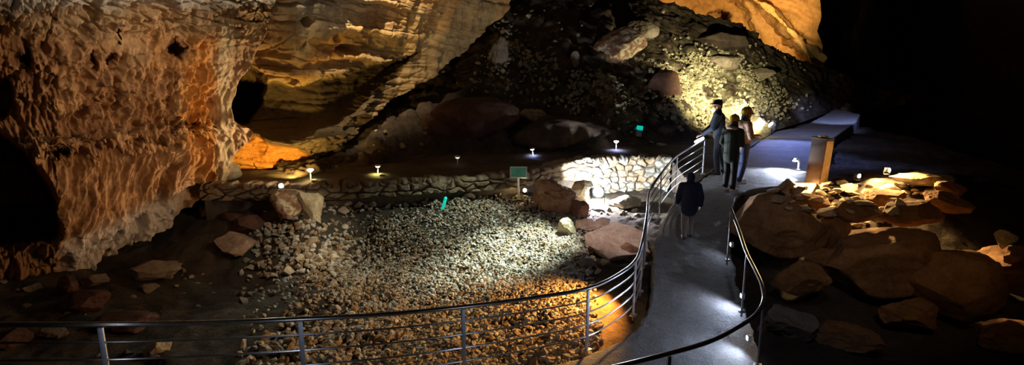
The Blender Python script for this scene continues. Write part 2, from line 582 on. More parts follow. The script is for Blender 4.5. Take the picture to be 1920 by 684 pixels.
    me = mesh_np('wall_left', W.reshape(-1, 3), grid_faces(*W.shape[:2]), True,
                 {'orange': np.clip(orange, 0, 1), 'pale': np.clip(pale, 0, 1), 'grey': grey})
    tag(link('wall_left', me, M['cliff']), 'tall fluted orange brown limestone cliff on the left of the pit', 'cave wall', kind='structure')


build_cliff()

# ------------------------------------------------------------------ bedded overhanging wall behind
def build_bedded():
    nr, ncol = 300, 430
    YB = np.array([(380, 350), (440, 336), (500, 324), (560, 314), (600, 299), (640, 274), (690, 232), (735, 193), (800, 150), (900, 66), (965, -3), (1060, -75)], float)
    DB = np.array([(380, 13.7), (440, 14.0), (500, 14.2), (560, 14.5), (600, 14.9), (660, 16.0), (735, 17.5), (800, 18.6), (900, 20.4), (965, 21.8), (1060, 23.8)], float)
    px = np.repeat(np.linspace(380, 1060, ncol)[None], nr, 0)
    t = np.linspace(0, 1, nr)[:, None]
    yb = np.interp(px, YB[:, 0], YB[:, 1]) + 7 * fbm(np.stack([px * .03, px * 0, px * 0], -1), 4, 2)
    py = -120 + (yb + 120) * t
    d = np.interp(px, DB[:, 0], smooth1(DB[:, 1], 1))
    d = d - 1.3 * sstep(200, -60, py) * sstep(430, 560, px)
    d0 = d.copy()
    # deep hole beside the cliff corner
    wob = 15 * fbm(np.stack([px * .035, py * .035, px * 0], -1), 4, 14)
    e = np.sqrt(((px - 452 + wob) / 46) ** 2 + ((py - 172 + wob) / 56) ** 2)
    d = d + 4.0 * sstep(1.08, .8, e)
    # recess under the pale upper beds
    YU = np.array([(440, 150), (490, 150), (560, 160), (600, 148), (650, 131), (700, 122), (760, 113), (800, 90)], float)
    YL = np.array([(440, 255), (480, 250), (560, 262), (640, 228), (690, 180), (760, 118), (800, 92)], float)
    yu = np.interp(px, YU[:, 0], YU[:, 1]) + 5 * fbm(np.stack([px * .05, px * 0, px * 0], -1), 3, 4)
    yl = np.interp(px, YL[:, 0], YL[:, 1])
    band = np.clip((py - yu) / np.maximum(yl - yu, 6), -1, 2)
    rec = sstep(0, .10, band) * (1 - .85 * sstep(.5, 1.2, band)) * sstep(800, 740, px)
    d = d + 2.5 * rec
    YO = np.array([(430, 300), (450, 278), (470, 252), (485, 255), (510, 268), (560, 276), (596, 296), (640, 330)], float)
    yo = np.interp(px, YO[:, 0], YO[:, 1])
    pocket = sstep(-4, 6, py - yo) * sstep(640, 590, px)
    d = d + .55 * pocket
    W = P(px, py, d)
    W0 = P(px, py, d0)
    n = grid_normals(W0)
    n *= -np.sign((n * (W0 - np.array([0, 0, CAMZ]))).sum(-1, keepdims=True))
    # bedding planes dipping gently
    bcoord = W[..., 2] + .10 * W[..., 0] + .12 * fbm(W * .7, 3, 51)
    beds = vnoise(np.stack([bcoord * 5.2, W[..., 0] * .25, W[..., 1] * .25], -1), 52)
    crack = np.exp(-(beds / .10) ** 2)
    f1, f2, cid = voro(np.stack([W[..., 0] * 1.5, W[..., 1] * 1.5, bcoord * 4.0], -1), 53)
    beds2 = vnoise(np.stack([bcoord * 11.0 + .3 * fbm(W * 2, 2, 50), W[..., 0] * .5, W[..., 1] * .5], -1), 60)
    crack2 = np.exp(-(beds2 / .09) ** 2) * sstep(-.2, .3, fbm(W * .9, 3, 65))
    disp = .26 * fbm(W * .6, 4, 54) + .14 * beds - .13 * crack - .09 * crack2 + .07 * (cid - .5) - .04 * (1 - sstep(0, .10, f2 - f1)) + .08 * fbm(W * 3, 4, 55) - .10 * sstep(.35, .55, fbm(W * 2.6, 2, 66))
    # vertical drapery on the far right part
    drap = sstep(690, 780, px)
    disp = disp * (1 - .5 * drap) + drap * .16 * ridged(W * np.array([1.6, 1.6, .4]), 3, 56)
    for (hx, hy, rx, ry, dep) in [(583, 50, 7, 9, .7), (660, 95, 16, 6, .8), (686, 86, 5, 6, .5), (480, 78, 8, 5, .4), (636, 72, 7, 8, .4)]:
        disp = disp - dep * np.exp(-(((px - hx) / rx) ** 2 + ((py - hy) / ry) ** 2) ** 2)
    W = W + n * disp[..., None]
    upper = sstep(8, -30, py - yu)
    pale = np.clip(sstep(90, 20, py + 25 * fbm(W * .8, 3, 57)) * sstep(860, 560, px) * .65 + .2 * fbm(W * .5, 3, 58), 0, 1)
    orange = np.clip(pocket + .45 * sstep(.0, .5, fbm(W * .45, 3, 59)) * upper, 0, 1)  # pocket's warm light also put into the rock as orange
    grey = np.clip(.75 * sstep(0, .25, band) * sstep(1.9, 1.2, band) * sstep(790, 730, px) * (1 - pocket) + .35 * (1 - upper) * (1 - pocket), 0, .85)  # shade of the recess painted in as near-black rock
    rows = []
    Wb = W[-1]
    for k in np.linspace(.06, 1, 12):
        rows.append(Wb + np.array([-.6 * k, 3.5 * k, .15 * k]) + .2 * np.stack([fbm(Wb * 2 + k * 5, 2, 9)] * 3, -1) * min(1, 3 * k))
    W = np.concatenate([W] + [r[None] for r in rows], 0)
    def extr(a): return np.concatenate([a, np.repeat(a[-1:], 12, 0)], 0)
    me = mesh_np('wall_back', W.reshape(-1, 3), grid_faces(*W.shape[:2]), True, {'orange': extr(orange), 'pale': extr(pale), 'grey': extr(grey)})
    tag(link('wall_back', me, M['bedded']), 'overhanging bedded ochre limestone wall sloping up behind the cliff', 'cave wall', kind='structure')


build_bedded()

# ------------------------------------------------------------------ rubble slope at the back
SB = np.array([(520, 336, 13.6), (560, 333, 13.7), (650, 323, 14.3), (750, 304, 15.7), (850, 292, 16.8), (960, 287, 17.3), (1060, 283, 17.7), (1155, 276, 18.5), (1250, 270, 19.2),
               (1330, 263, 20.1), (1400, 257, 20.8), (1460, 238, 24.0), (1500, 227, 26.2), (1560, 206, 31), (1640, 196, 33), (1760, 196, 33)], float)
ST = np.array([(520, 220), (560, 205), (650, 150), (750, 80), (850, 10), (930, -45), (1060, -60), (1150, -35), (1220, -8), (1262, 9), (1320, 27), (1390, 45), (1420, 66), (1440, 84), (1470, 97), (1500, 113), (1545, 126), (1600, 150), (1700, 178), (1760, 188)], float)
SDD = np.array([(520, 7), (750, 9), (960, 10), (1250, 9.5), (1400, 9), (1500, 7), (1600, 3), (1760, 1.5)], float)


def slope_pt(px, t):
    px = np.asarray(px, float); t = np.asarray(t, float)
    yb = np.interp(px, SB[:, 0], SB[:, 1]); yt = np.interp(px, ST[:, 0], ST[:, 1])
    db = np.interp(px, SB[:, 0], SB[:, 2]); dd = np.interp(px, SDD[:, 0], SDD[:, 1])
    py = yb + (yt - yb) * t
    d = db + dd * np.sign(t) * np.abs(t) ** 1.15
    q = np.stack([px * .011, py * .011, 0 * px], -1)
    d = d + .75 * fbm(q, 3, 81) * sstep(0, .12, t) + .3 * fbm(q * 3.3, 3, 82) * sstep(0, .1, t)
    return P(px, py, d), py


def slope_t(px, py):
    yb = np.interp(px, SB[:, 0], SB[:, 1]); yt = np.interp(px, ST[:, 0], ST[:, 1])
    return (py - yb) / (yt - yb)


def build_slope():
    nr, ncol = 260, 560
    px = np.repeat(np.linspace(520, 1760, ncol)[None], nr, 0)
    t = np.repeat(np.linspace(-.03, 1, nr)[:, None], ncol, 1)
    W, py = slope_pt(px, t)
    n = grid_normals(W)
    n *= -np.sign((n * (W - np.array([0, 0, CAMZ]))).sum(-1, keepdims=True))
    f1, f2, cid = voro(W * 1.5, 83)
    g1, g2, gid = voro(W * 3.6, 84)
    disp = .3 * (cid - .5) * sstep(0, .3, f2 - f1) + .14 * (gid - .5) * sstep(0, .3, g2 - g1) + .12 * fbm(W * 2.5, 4, 85)
    disp *= sstep(0, .08, t)
    W = W + n * disp[..., None]
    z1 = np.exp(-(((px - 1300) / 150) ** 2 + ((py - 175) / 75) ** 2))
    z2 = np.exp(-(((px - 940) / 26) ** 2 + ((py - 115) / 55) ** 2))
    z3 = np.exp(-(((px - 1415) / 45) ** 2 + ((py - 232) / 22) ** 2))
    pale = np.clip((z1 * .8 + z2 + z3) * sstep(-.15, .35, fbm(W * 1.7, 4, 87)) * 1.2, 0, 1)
    rows = []
    Wt = W[-1]
    for k in np.linspace(.15, 1, 6):
        rows.append(Wt + np.array([0, 4 * k, -2.5 * k * k]))
    W = np.concatenate([W] + [r[None] for r in rows], 0)
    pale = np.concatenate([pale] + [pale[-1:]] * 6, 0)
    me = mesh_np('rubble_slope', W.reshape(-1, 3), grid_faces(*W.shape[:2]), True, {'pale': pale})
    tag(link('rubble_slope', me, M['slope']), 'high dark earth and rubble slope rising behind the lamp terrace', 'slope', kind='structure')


build_slope()

# ------------------------------------------------------------------ far orange wall
def build_far():
    nr, ncol = 220, 300
    py = np.repeat(np.linspace(-120, 175, nr)[:, None], ncol, 1)
    XE = np.array([(-120, 1541), (0, 1541), (30, 1542), (60, 1536), (80, 1543), (125, 1546), (175, 1548)], float)
    xe = np.interp(py, XE[:, 0], XE[:, 1])
    s = np.linspace(0, 1, ncol)[None]
    px = 1170 + (xe - 1170) * s
    d = 45 - 3.0 * s + 0 * py
    # big diagonal rib: the right mass stands forward of the left
    rib = np.interp(py, [-120, 0, 20, 45, 70, 110, 175], [1330, 1405, 1432, 1458, 1480, 1505, 1540])
    d = d - 3.0 * sstep(-14, 10, px - rib) - 1.8 * np.exp(-((px - rib - 14) / 14.0) ** 2)
    # dark alcove
    e = np.sqrt(((px - 1349) / 26) ** 2 + ((py - 32) / 15) ** 2)
    d = d + 5 * sstep(1.1, .7, e)
    left = sstep(1405, 1380, px - (py - 20) * .6)
    d = d + 2.0 * left
    W = P(px, py, d)
    n = grid_normals(W)
    n *= -np.sign((n * (W - np.array([0, 0, CAMZ]))).sum(-1, keepdims=True))
    b = W[..., 2] + .55 * W[..., 0] + .25 * fbm(W * .5, 3, 91)
    beds = vnoise(np.stack([b * 2.6, W[..., 0] * .3, W[..., 1] * .2], -1), 92)
    b2 = W[..., 2] + .1 * W[..., 0]
    beds2 = vnoise(np.stack([b2 * 2.2, W[..., 0] * .5, W[..., 1] * .2], -1), 95)
    rgt = sstep(-5, 25, px - rib)
    f1, f2, cid = voro(W * np.array([.9, .9, 1.5]), 93)
    disp = .5 * fbm(W * .3, 3, 94) + .35 * beds * rgt + .25 * beds2 * (1 - rgt) + .3 * (cid - .5) * (1 - .7 * rgt) + .12 * fbm(W * 2, 3, 96)
    W = W + n * disp[..., None]
    cols = []
    We = W[:, -1]
    for k in np.linspace(.08, 1, 8):
        cols.append(We + np.array([.05 * k, 6 * k, 0]))
    W = np.concatenate([W] + [c[:, None] for c in cols], 1)
    me = mesh_np('wall_far', W.reshape(-1, 3), grid_faces(*W.shape[:2]), True)
    tag(link('wall_far', me, M['far']), 'glowing orange limestone wall high beyond the rubble slope', 'cave wall', kind='structure')


build_far()

# ------------------------------------------------------------------ dark shell: ceiling and right wall
def build_shell():
    xs = np.linspace(-22, 34, 90); ys = np.linspace(-4, 60, 90)
    X, Y = np.meshgrid(xs, ys)
    q = np.stack([X, Y, 0 * X], -1)
    Z = 13 + 1.5 * fbm(q * .15, 4, 101) + .4 * fbm(q * .8, 3, 102)
    me = mesh_np('ceiling', np.stack([X, Y, Z], -1).reshape(-1, 3), grid_faces(90, 90), True)
    tag(link('ceiling', me, M['shell']), 'unlit dark rock ceiling high above the cave', 'cave ceiling', kind='structure')
    ys = np.linspace(-4, 60, 110); zs = np.linspace(-4, 15, 50)
    Y, Z = np.meshgrid(ys, zs)
    q = np.stack([0 * Y, Y, Z], -1)
    X = 21 + .18 * Y + 1.2 * fbm(q * .25, 4, 103) + .3 * fbm(q * 1.1, 3, 104)
    me = mesh_np('wall_right', np.stack([X, Y, Z], -1).reshape(-1, 3), grid_faces(50, 110), True)
    tag(link('wall_right', me, M['shell']), 'unlit dark rock wall of the cave on the right', 'cave wall', kind='structure')


build_shell()

# ------------------------------------------------------------------ terrace and retaining wall
WT = [(380, 352), (470, 352), (560, 353), (620, 351), (700, 347), (780, 342), (850, 338), (900, 335), (960, 330), (985, 326), (1040, 314), (1060, 308), (1120, 301), (1180, 297), (1235, 299), (1262, 303)]
WTz = np.array([0] * len(WT), float) - .03
wall_top = np.array([G(a, b, z) for (a, b), z in zip(WT, WTz)])
wall_line = catmull(wall_top, 700)
PATH_L = [(1262, 303, -.03), (1300, 343, -.06), (1332, 322, 0), (1362, 300, 0), (1402, 278, 0), (1450, 248, .03)]


def build_terrace():
    front = np.vstack([wall_line[::6], catmull(np.array([G(*p) for p in PATH_L]), 60)[1:]])
    front_px = 960 + F * front[:, 0] / (front[:, 1] * CP - (front[:, 2] - CAMZ) * SP)
    o = np.argsort(front_px, kind='stable')
    back_px = np.concatenate([np.interp(front_px, [380, 1262, 1450], [380, 1330, 1462])])
    bk = []
    for p in back_px:
        yb = np.interp(p, SB[:, 0], SB[:, 1]); db = np.interp(p, SB[:, 0], SB[:, 2])
        if p < 520: yb, db = 340, 13.4
        bk.append(P(p, yb, db) + np.array([0, 1.2, .05]))
    bk = np.array(bk)
    bk[:, 2] = np.clip(bk[:, 2], -.05, .6)
    k = np.linspace(0, 1, 60)[:, None, None]
    W = front[None] * (1 - k) + bk[None] * k
    W[..., 2] += (.05 * fbm(W * 1.6, 3, 111) + .025 * fbm(W * 6, 3, 112)) * sstep(0, .12, k[..., 0])
    sk = [W[0] + np.array([0, 0.02, -h]) for h in (1.2, .5, .02)]
    W = np.concatenate([np.array(sk), W], 0)
    me = mesh_np('terrace', W.reshape(-1, 3), grid_faces(*W.shape[:2]), True)
    tag(link('terrace', me, M['terrace']), 'trodden brown earth terrace with small path lamps above the stone wall', 'ground', kind='structure')


build_terrace()


def build_masonry():
    L = wall_line[::-1]
    seg = np.concatenate([[0], np.cumsum(np.linalg.norm(np.diff(L, axis=0), axis=1))])
    n = 900
    ss = np.linspace(0, seg[-1], n)
    B = np.stack([np.interp(ss, seg, L[:, i]) for i in range(3)], -1)
    tan = np.gradient(B, axis=0); tan[:, 2] = 0
    tan /= np.linalg.norm(tan, axis=1, keepdims=True)
    nor = np.stack([tan[:, 1], -tan[:, 0], 0 * tan[:, 0]], -1)
    nor *= -np.sign((nor * (B - np.array([0, 0, 0]))).sum(1, keepdims=True))
    hgt = np.interp(ss, [0, 2.3, 3.4, 4.6, seg[-1]], [.95, .95, .42, .26, .24])
    prof = [(-.45, 0.0), (-.2, 0.01), (0, .01)] + [(0.0, -x) for x in np.linspace(.015, 1, 70)]
    V = []; UV = []
    for (off, hz) in prof:
        V.append(B + nor * (off + .05 + .06 * max(0, -hz)) + np.array([0, 0, 1]) * (hz * hgt if hz < 0 else hz + 0 * hgt)[:, None])
        UV.append(np.stack([ss, (hz * hgt if hz < 0 else 0 * hgt + off * .4 + .02), 0 * ss], -1))
    V = np.array(V); UV = np.array(UV)
    w = .05 * np.stack([fbm(UV * 5, 2, 121), fbm(UV * 5, 2, 122), 0 * UV[..., 0]], -1)
    q = (UV + w) * np.stack([np.interp(UV[..., 0], [3, 4.5], [3.6, 2.6]), np.interp(UV[..., 0], [3, 4.5], [6.0, 7.5]), 0 * UV[..., 0]], -1)
    q[..., 2] = .5
    f1, f2, cid = voro(q, 123, .85)
    bulge = sstep(0.02, .28, f2 - f1)
    nn = np.repeat(nor[None], len(prof), 0) + 0
    nn[:3] = np.array([0, 0, 1])
    disp = .075 * bulge + .07 * (cid - .5) * bulge + .03 * fbm(UV * 9, 3, 124)
    V = V + nn * disp[..., None]
    me = mesh_np('retaining_wall', V.reshape(-1, 3), grid_faces(len(prof), n), True, {'tone': np.clip((cid > .6) * .8 * (UV[..., 0] < 3.6), 0, 1), 'gap': 1 - sstep(0.0, .12, f2 - f1), 'browner': sstep(3.4, 5.0, UV[..., 0]) * .8})  # left stretch coloured darker and browner
    tag(link('retaining_wall', me, M['masonry']), 'curved dry stone retaining wall of irregular blocks behind the gravel pit', 'stone wall', kind='structure')


build_masonry()

# ------------------------------------------------------------------ walkway
LE = [(-300, 860, .15), (195, 800, -.2), (562, 752, -.5), (868, 716, -.72), (1000, 692, -.85), (1075, 676, -.92), (1140, 650, -.92), (1190, 618, -.9), (1217, 578, -.84), (1223, 535, -.76), (1226, 480, -.62), (1233, 432, -.46),
      (1250, 402, -.32), (1277, 366, -.13), (1305, 345, -.05), (1334, 325, 0), (1364, 303, .0), (1404, 280, .0), (1453, 248, .0), (1502, 237, .0), (1540, 219, .08), (1566, 204, .18)]
RE = [(-300, 1500, .1), (150, 1500, -.25), (600, 1300, -.55), (900, 1150, -.75), (1150, 980, -.9), (1330, 820, -.96), (1405, 730, -.95), (1420, 660, -.93), (1408, 615, -.89), (1394, 572, -.83), (1384, 538, -.76), (1374, 490, -.65), (1367, 440, -.48),
      (1368, 405, -.33), (1378, 372, -.15), (1410, 356, -.07), (1470, 347, -.02), (1522, 335, .0), (1545, 300, 0.0), (1560, 262, .0), (1580, 246, .02), (1604, 229, .10), (1612, 214, .22)]
le = np.array([G(*p) for p in LE]); re_ = np.array([G(*p) for p in RE])


def resamp(c, n):
    c = catmull(c, 1200)
    return c


def build_walkway():
    n = 420
    l = catmull(le, n); r = catmull(re_, n)
    # pair stations: match by cumulated fraction through key stations
    kl = np.array([0, 3, 7, 9, 11, 13, 15, 18, 21]); kr = np.array([0, 4, 7, 9, 11, 13, 15, 18, 22])
    kr = np.array([0, 4, 7, 9, 11, 13, 16, 19, 22])
    tl = np.linspace(0, 1, n)
    def fr(c, idx):
        seg = np.linalg.norm(np.diff(c, axis=0), axis=1) ** .5
        t = np.concatenate([[0], np.cumsum(seg)]); t /= t[-1]
        return t[idx]
    fl, frr = fr(le, kl), fr(re_, kr)
    stat = np.linspace(0, 8, n)
    a = np.interp(np.interp(stat, range(9), fl), tl, np.arange(n)); b = np.interp(np.interp(stat, range(9), frr), tl, np.arange(n))
    l = np.stack([np.interp(a, np.arange(n), l[:, i]) for i in range(3)], -1)
    r = np.stack([np.interp(b, np.arange(n), r[:, i]) for i in range(3)], -1)
    k = np.linspace(0, 1, 46)[:, None, None]
    W = l[None] * (1 - k) + r[None] * k
    edge = np.minimum(k[..., 0], 1 - k[..., 0])
    W[..., 2] += .02 * fbm(W * 2.2, 3, 131) + .012 * fbm(W * 9, 2, 132)
    W[0, :, :2] += .04 * np.stack([fbm(W[0] * 5, 2, 133), fbm(W[0] * 5, 2, 134)], -1)
    W[-1, :, :2] += .05 * np.stack([fbm(W[-1] * 5, 2, 135), fbm(W[-1] * 5, 2, 136)], -1)
    W = np.concatenate([[W[0] - np.array([0.0, 0, .9])], [W[0] - np.array([0, 0, .06])], W, [W[-1] - np.array([0, 0, .06])], [W[-1] - np.array([0, 0, .7])]], 0)
    me = mesh_np('walkway', W.reshape(-1, 3), grid_faces(*W.shape[:2]), True)
    tag(link('walkway', me, M['concrete']), 'curving grey concrete walkway ramp with steel rails', 'walkway', kind='structure')


build_walkway()


def proj(W):
    W = np.asarray(W, float)
    x, y, z = W[..., 0], W[..., 1], W[..., 2] - CAMZ
    zd = y * CP - z * SP
    return 960 + F * x / zd, 342 - F * (z * CP + y * SP) / zd, zd


# ------------------------------------------------------------------ rocks
def _ico(sub):
    bm = bmesh.new()
    bmesh.ops.create_icosphere(bm, subdivisions=sub, radius=1.0)
    V = np.array([v.co[:] for v in bm.verts]); Fc = np.array([[v.index for v in f.verts] for f in bm.faces])
    bm.free()
    return V, Fc


ICO = {k: _ico(k) for k in (1, 2, 3, 4, 5)}


def rock_mesh(name, seed, size, sub=4, cuts=14, depth=.35, rough=.06, smooth=True, top_flat=0.0, noise_scale=1.6):
    r = np.random.default_rng(seed)
    V, Fc = ICO[sub]
    V = V.copy()
    for k in range(cuts):
        n = r.normal(size=3); n /= np.linalg.norm(n)
        off = 1 - depth * r.uniform(.25, 1.0)
        h = V @ n - off
        V = V - np.where(h > 0, h, 0)[:, None] * n
    if top_flat:
        n = np.array([r.normal() * .12, r.normal() * .12, 1.0]); n /= np.linalg.norm(n)
        h = V @ n - (1 - top_flat)
        V = V - np.where(h > 0, h, 0)[:, None] * n
    d = rough * (1.3 * fbm(V * noise_scale + seed, 4, seed % 97) + .55 * ridged(V * 3.5 + seed, 3, seed % 83) + .5 * fbm(V * 9 + seed, 3, seed % 89))
    nr = V / (np.linalg.norm(V, axis=1, keepdims=True) + 1e-9)
    V = V + nr * d[:, None]
    lo, hi = V.min(0), V.max(0)
    V = (V - (lo + hi) / 2) / (hi - lo) * np.array(size)
    V[:, 2] += size[2] / 2
    me = mesh_np(name, V, Fc, smooth)
    if smooth:
        try: me.set_sharp_from_angle(angle=math.radians(38))
        except Exception: pass
    return me


def boulder(px, py, wpx, hpx, label, mat, seed, dr=.8, rz=0.0, name='boulder', d=None, z=None, cuts=20, depth=.48, top_flat=0.0, tilt=(0, 0), sub=5, rough=.075, sink=.08):
    """px,py = where the front of the foot meets the ground"""
    b = on_floor(px, py) if d is None else P(px, py, d)
    if z is not None:
        b = G(px, py, z)
    _, _, zd = proj(b)
    w = wpx / F * zd
    dep = w * dr
    ang = math.atan2(CAMZ - b[2], b[1])
    h = max(.3 * hpx / F * zd, (hpx / F * zd - dep * math.sin(ang) * .55) / math.cos(ang - PITCH))
    o = link(name, rock_mesh(name, seed, (w, dep, h * (1 + sink)), sub, cuts, depth, rough, True, top_flat), M[mat])
    f = np.array([b[0], b[1], 0]) / np.hypot(b[0], b[1]) * dep * .42
    o.location = (b[0] + f[0], b[1] + f[1], b[2] - h * sink)
    o.rotation_euler = (tilt[0], tilt[1], rz)
    tag(o, label, 'boulder')
    return o


# pit boulders
boulder(552, 418, 92, 72, 'mottled red and cream boulder below the leftmost garden lamp', 'mottled', 11, .8)
boulder(597, 424, 54, 74, 'pale cream slab leaning on the mottled boulder in the pit', 'palestone', 12, .5, tilt=(0, -.25))
boulder(447, 487, 88, 58, 'smooth pinkish brown boulder standing alone on the dark pit slope', 'tanstone', 13, .8)
boulder(398, 408, 52, 30, 'grey brown rounded boulder under the foot of the cliff', 'greystone', 14)
boulder(438, 416, 62, 22, 'low flat dark stone between the cliff and the mottled boulder', 'darkred', 15, .7)
boulder(470, 440, 60, 40, 'dark brown wedge shaped boulder behind the pinkish brown one', 'darkred', 16)
boulder(1147, 490, 126, 62, 'large flat pinkish grey slab beside the railing bend', 'pinkstone', 17, .95, top_flat=.55, tilt=(.33, .12), cuts=16, depth=.4)
boulder(1182, 493, 60, 42, 'rust red earth covered rock under the flat pinkish slab near the railing', 'redstone', 30, .7)
boulder(1030, 404, 84, 70, 'upright rust red boulder left of the dazzling white floodlight', 'redstone', 18, .6, tilt=(0, .25), cuts=22, rough=.14)
boulder(1084, 408, 40, 36, 'small brown boulder just below the dazzling white floodlight', 'redstone', 19)
boulder(1102, 438, 52, 32, 'rounded pink boulder behind the flat pinkish slab', 'pinkstone', 20)
boulder(1128, 432, 34, 26, 'small rounded pink boulder touching the flat pinkish slab', 'pinkstone', 21)
boulder(1063, 446, 38, 40, 'cream square boulder at the upper edge of the gravel fan', 'palestone', 22, .8)
boulder(1170, 396, 66, 34, 'grey boulder with a sloping face under the stone wall by the railing', 'greystone', 23, .8)
boulder(1090, 384, 46, 50, 'pale ragged rock lit white behind the dazzling floodlight', 'palestone', 24, .6)
boulder(1100, 505, 34, 24, 'grey angular block at the right edge of the gravel fan', 'greystone', 25)
boulder(1138, 350, 60, 16, 'low dark ledge stone at the foot of the brightest masonry', 'greystone', 26, .5)
# left foreground, in the dark
boulder(302, 668, 52, 32, 'pale oblong stone lying alone in the dark beyond the left railing', 'palestone', 27, .55, rz=.5, tilt=(0, -.35), cuts=10)
boulder(104, 638, 60, 32, 'dim grey flat stone left of the leftmost railing post', 'greystone', 28, .7)
boulder(160, 592, 100, 60, 'dim reddish slab below the pale rim of the cliff', 'darkred', 29, .8)
boulder(300, 532, 92, 52, 'dim brown boulder under the right end of the pale cliff rim', 'greystone', 31, .8)
boulder(130, 560, 44, 46, 'dim upright brown rock below the left end of the pale cliff rim', 'darkred', 32, .8)
boulder(20, 660, 70, 50, 'dim maroon boulder behind the left end of the railing', 'darkred', 33, .8)
boulder(235, 625, 120, 46, 'wide dark maroon rock behind the leftmost railing post', 'darkred', 34, .6)
boulder(280, 552, 40, 24, 'small dim tan stone below the pale cliff rim', 'greystone', 35)
boulder(175, 540, 60, 30, 'pale grey fallen block touching the pale cliff rim', 'greystone', 36, .6)

# back slope boulders
def slope_boulder(px, py, wpx, hpx, label, mat, seed, dr=.6, tilt=(0, 0), rz=0, **kw):
    t = float(slope_t(px, py))
    W, _ = slope_pt(px, max(t, 0.0))
    _, _, zd = proj(W)
    w = wpx / F * zd; h = hpx / F * zd
    o = link('boulder', rock_mesh('boulder', seed, (w, w * dr, h), 5, kw.get('cuts', 14), kw.get('depth', .4), kw.get('rough', .07)), M[mat])
    o.rotation_euler = (tilt[0], tilt[1], rz)
    r = ray(px, py)
    Rm = o.rotation_euler.to_matrix()
    c = Vector(W) - Rm @ Vector((0, 0, h / 2)) + Vector((0, -.12 * w * dr, 0))
    o.location = c
    tag(o, label, 'boulder')
    return o


slope_boulder(893, 232, 165, 100, 'huge smooth dark reddish boulder at the foot of the back slope', 'darkred', 41, .6, rough=.04)
slope_boulder(820, 245, 60, 66, 'dark reddish boulder left of the huge smooth one at the slope foot', 'darkred', 42, .7)
slope_boulder(1050, 250, 190, 72, 'broad dark brown rock hump behind the blue white garden lamps', 'slope', 43, .6, rough=.05)
slope_boulder(1150, 92, 118, 62, 'long tilted brown and cream boulder high on the back slope', 'mottled', 44, .6, tilt=(0, -.5), cuts=16)
slope_boulder(1205, 60, 60, 42, 'dim greenish grey block above the long tilted boulder', 'greystone', 45, .7)
slope_boulder(932, 118, 38, 100, 'pale grey flowstone knob standing on the dark back slope', 'greystone', 46, .8, tilt=(0, .2), rough=.14)
slope_boulder(1002, 216, 60, 26, 'pale broken rock patch above the blue white garden lamps', 'palestone', 47, .7, rough=.14)
slope_boulder(1078, 112, 18, 32, 'small grey upright stone left of the long tilted boulder', 'greystone', 48)
slope_boulder(1412, 236, 74, 36, 'brightly lit yellow boulder between the helmeted visitors and the stake light', 'palestone', 49, .6)
slope_boulder(1375, 215, 80, 34, 'yellow lit boulder behind the heads of the visitors', 'palestone', 50, .5)
slope_boulder(1246, 168, 66, 74, 'dark brown rock standing in for a hollow amid the pale scree', 'darkred', 51, .5)  # dark rock built where the slope has a hollow
slope_boulder(1352, 120, 66, 30, 'dim grey green slab on the upper right of the scree', 'greystone', 52, .5)
slope_boulder(1420, 140, 60, 26, 'dim brown slab right of the grey green one on the scree', 'greystone', 53, .5)
slope_boulder(1350, 80, 100, 40, 'dark rounded brow of rock under the orange far wall', 'slope', 54, .5)
slope_boulder(1585, 212, 30, 18, 'pale blue lit block at the far end of the walkway', 'palestone', 55, .7)

# right bank boulders
boulder(1446, 486, 196, 142, 'wide brown boulder bordering the walkway under the post', 'brownstone', 61, .75, cuts=14, depth=.34, rough=.05, z=-.75)
boulder(1560, 470, 64, 80, 'narrow brown boulder between the two widest ones on the right', 'brownstone', 62, .7, cuts=10, rough=.05, z=-.7)
boulder(1642, 566, 224, 158, 'largest smooth brown boulder at the front of the right bank', 'brownstone', 63, .75, cuts=12, depth=.35, rough=.04, z=-1.25, top_flat=.12, tilt=(0, -.1))
boulder(1778, 612, 172, 160, 'square brown boulder right of the largest smooth one', 'brownstone', 64, .7, cuts=12, depth=.4, rough=.04, z=-1.45, top_flat=.2)
boulder(1880, 560, 150, 110, 'dim brown boulder at the right edge of the bank', 'brownstone', 65, .7, cuts=12, z=-1.3)
boulder(1872, 464, 40, 36, 'small tan stone catching light at the right edge of the bank', 'palestone', 66, .7, z=-.35, tilt=(0, .4))
boulder(1905, 500, 60, 44, 'dim brown stone below the small tan stone at the right edge', 'brownstone', 67, .7, z=-.6)
boulder(1705, 425, 120, 56, 'angular brown block above the largest smooth boulder', 'brownstone', 68, .7, cuts=16, z=-.15, top_flat=.2)
boulder(1600, 420, 90, 50, 'brown block under the flat lit stones of the bank', 'brownstone', 69, .7, cuts=14, z=-.15)
boulder(1770, 400, 90, 44, 'long dim rock at the right end of the lit bank', 'brownstone', 70, .6, z=-.02, tilt=(0, .25))
boulder(1728, 352, 124, 32, 'layered orange lit rock behind the right pair of bank lamps', 'palestone', 71, .5, z=.1, top_flat=.3)
boulder(1775, 370, 60, 34, 'dim layered rock at the far right of the lit bank', 'brownstone', 72, .6, z=.05)
boulder(1540, 520, 70, 60, 'brown rock at the foot of the boulder by the walkway', 'brownstone', 73, .7, z=-1.0)
boulder(1470, 640, 110, 70, 'dim grey brown rock beyond the foot of the right railing', 'greystone', 74, .7)
boulder(1580, 660, 130, 60, 'dim dark rock low in front of the largest smooth boulder', 'brownstone', 75, .7)

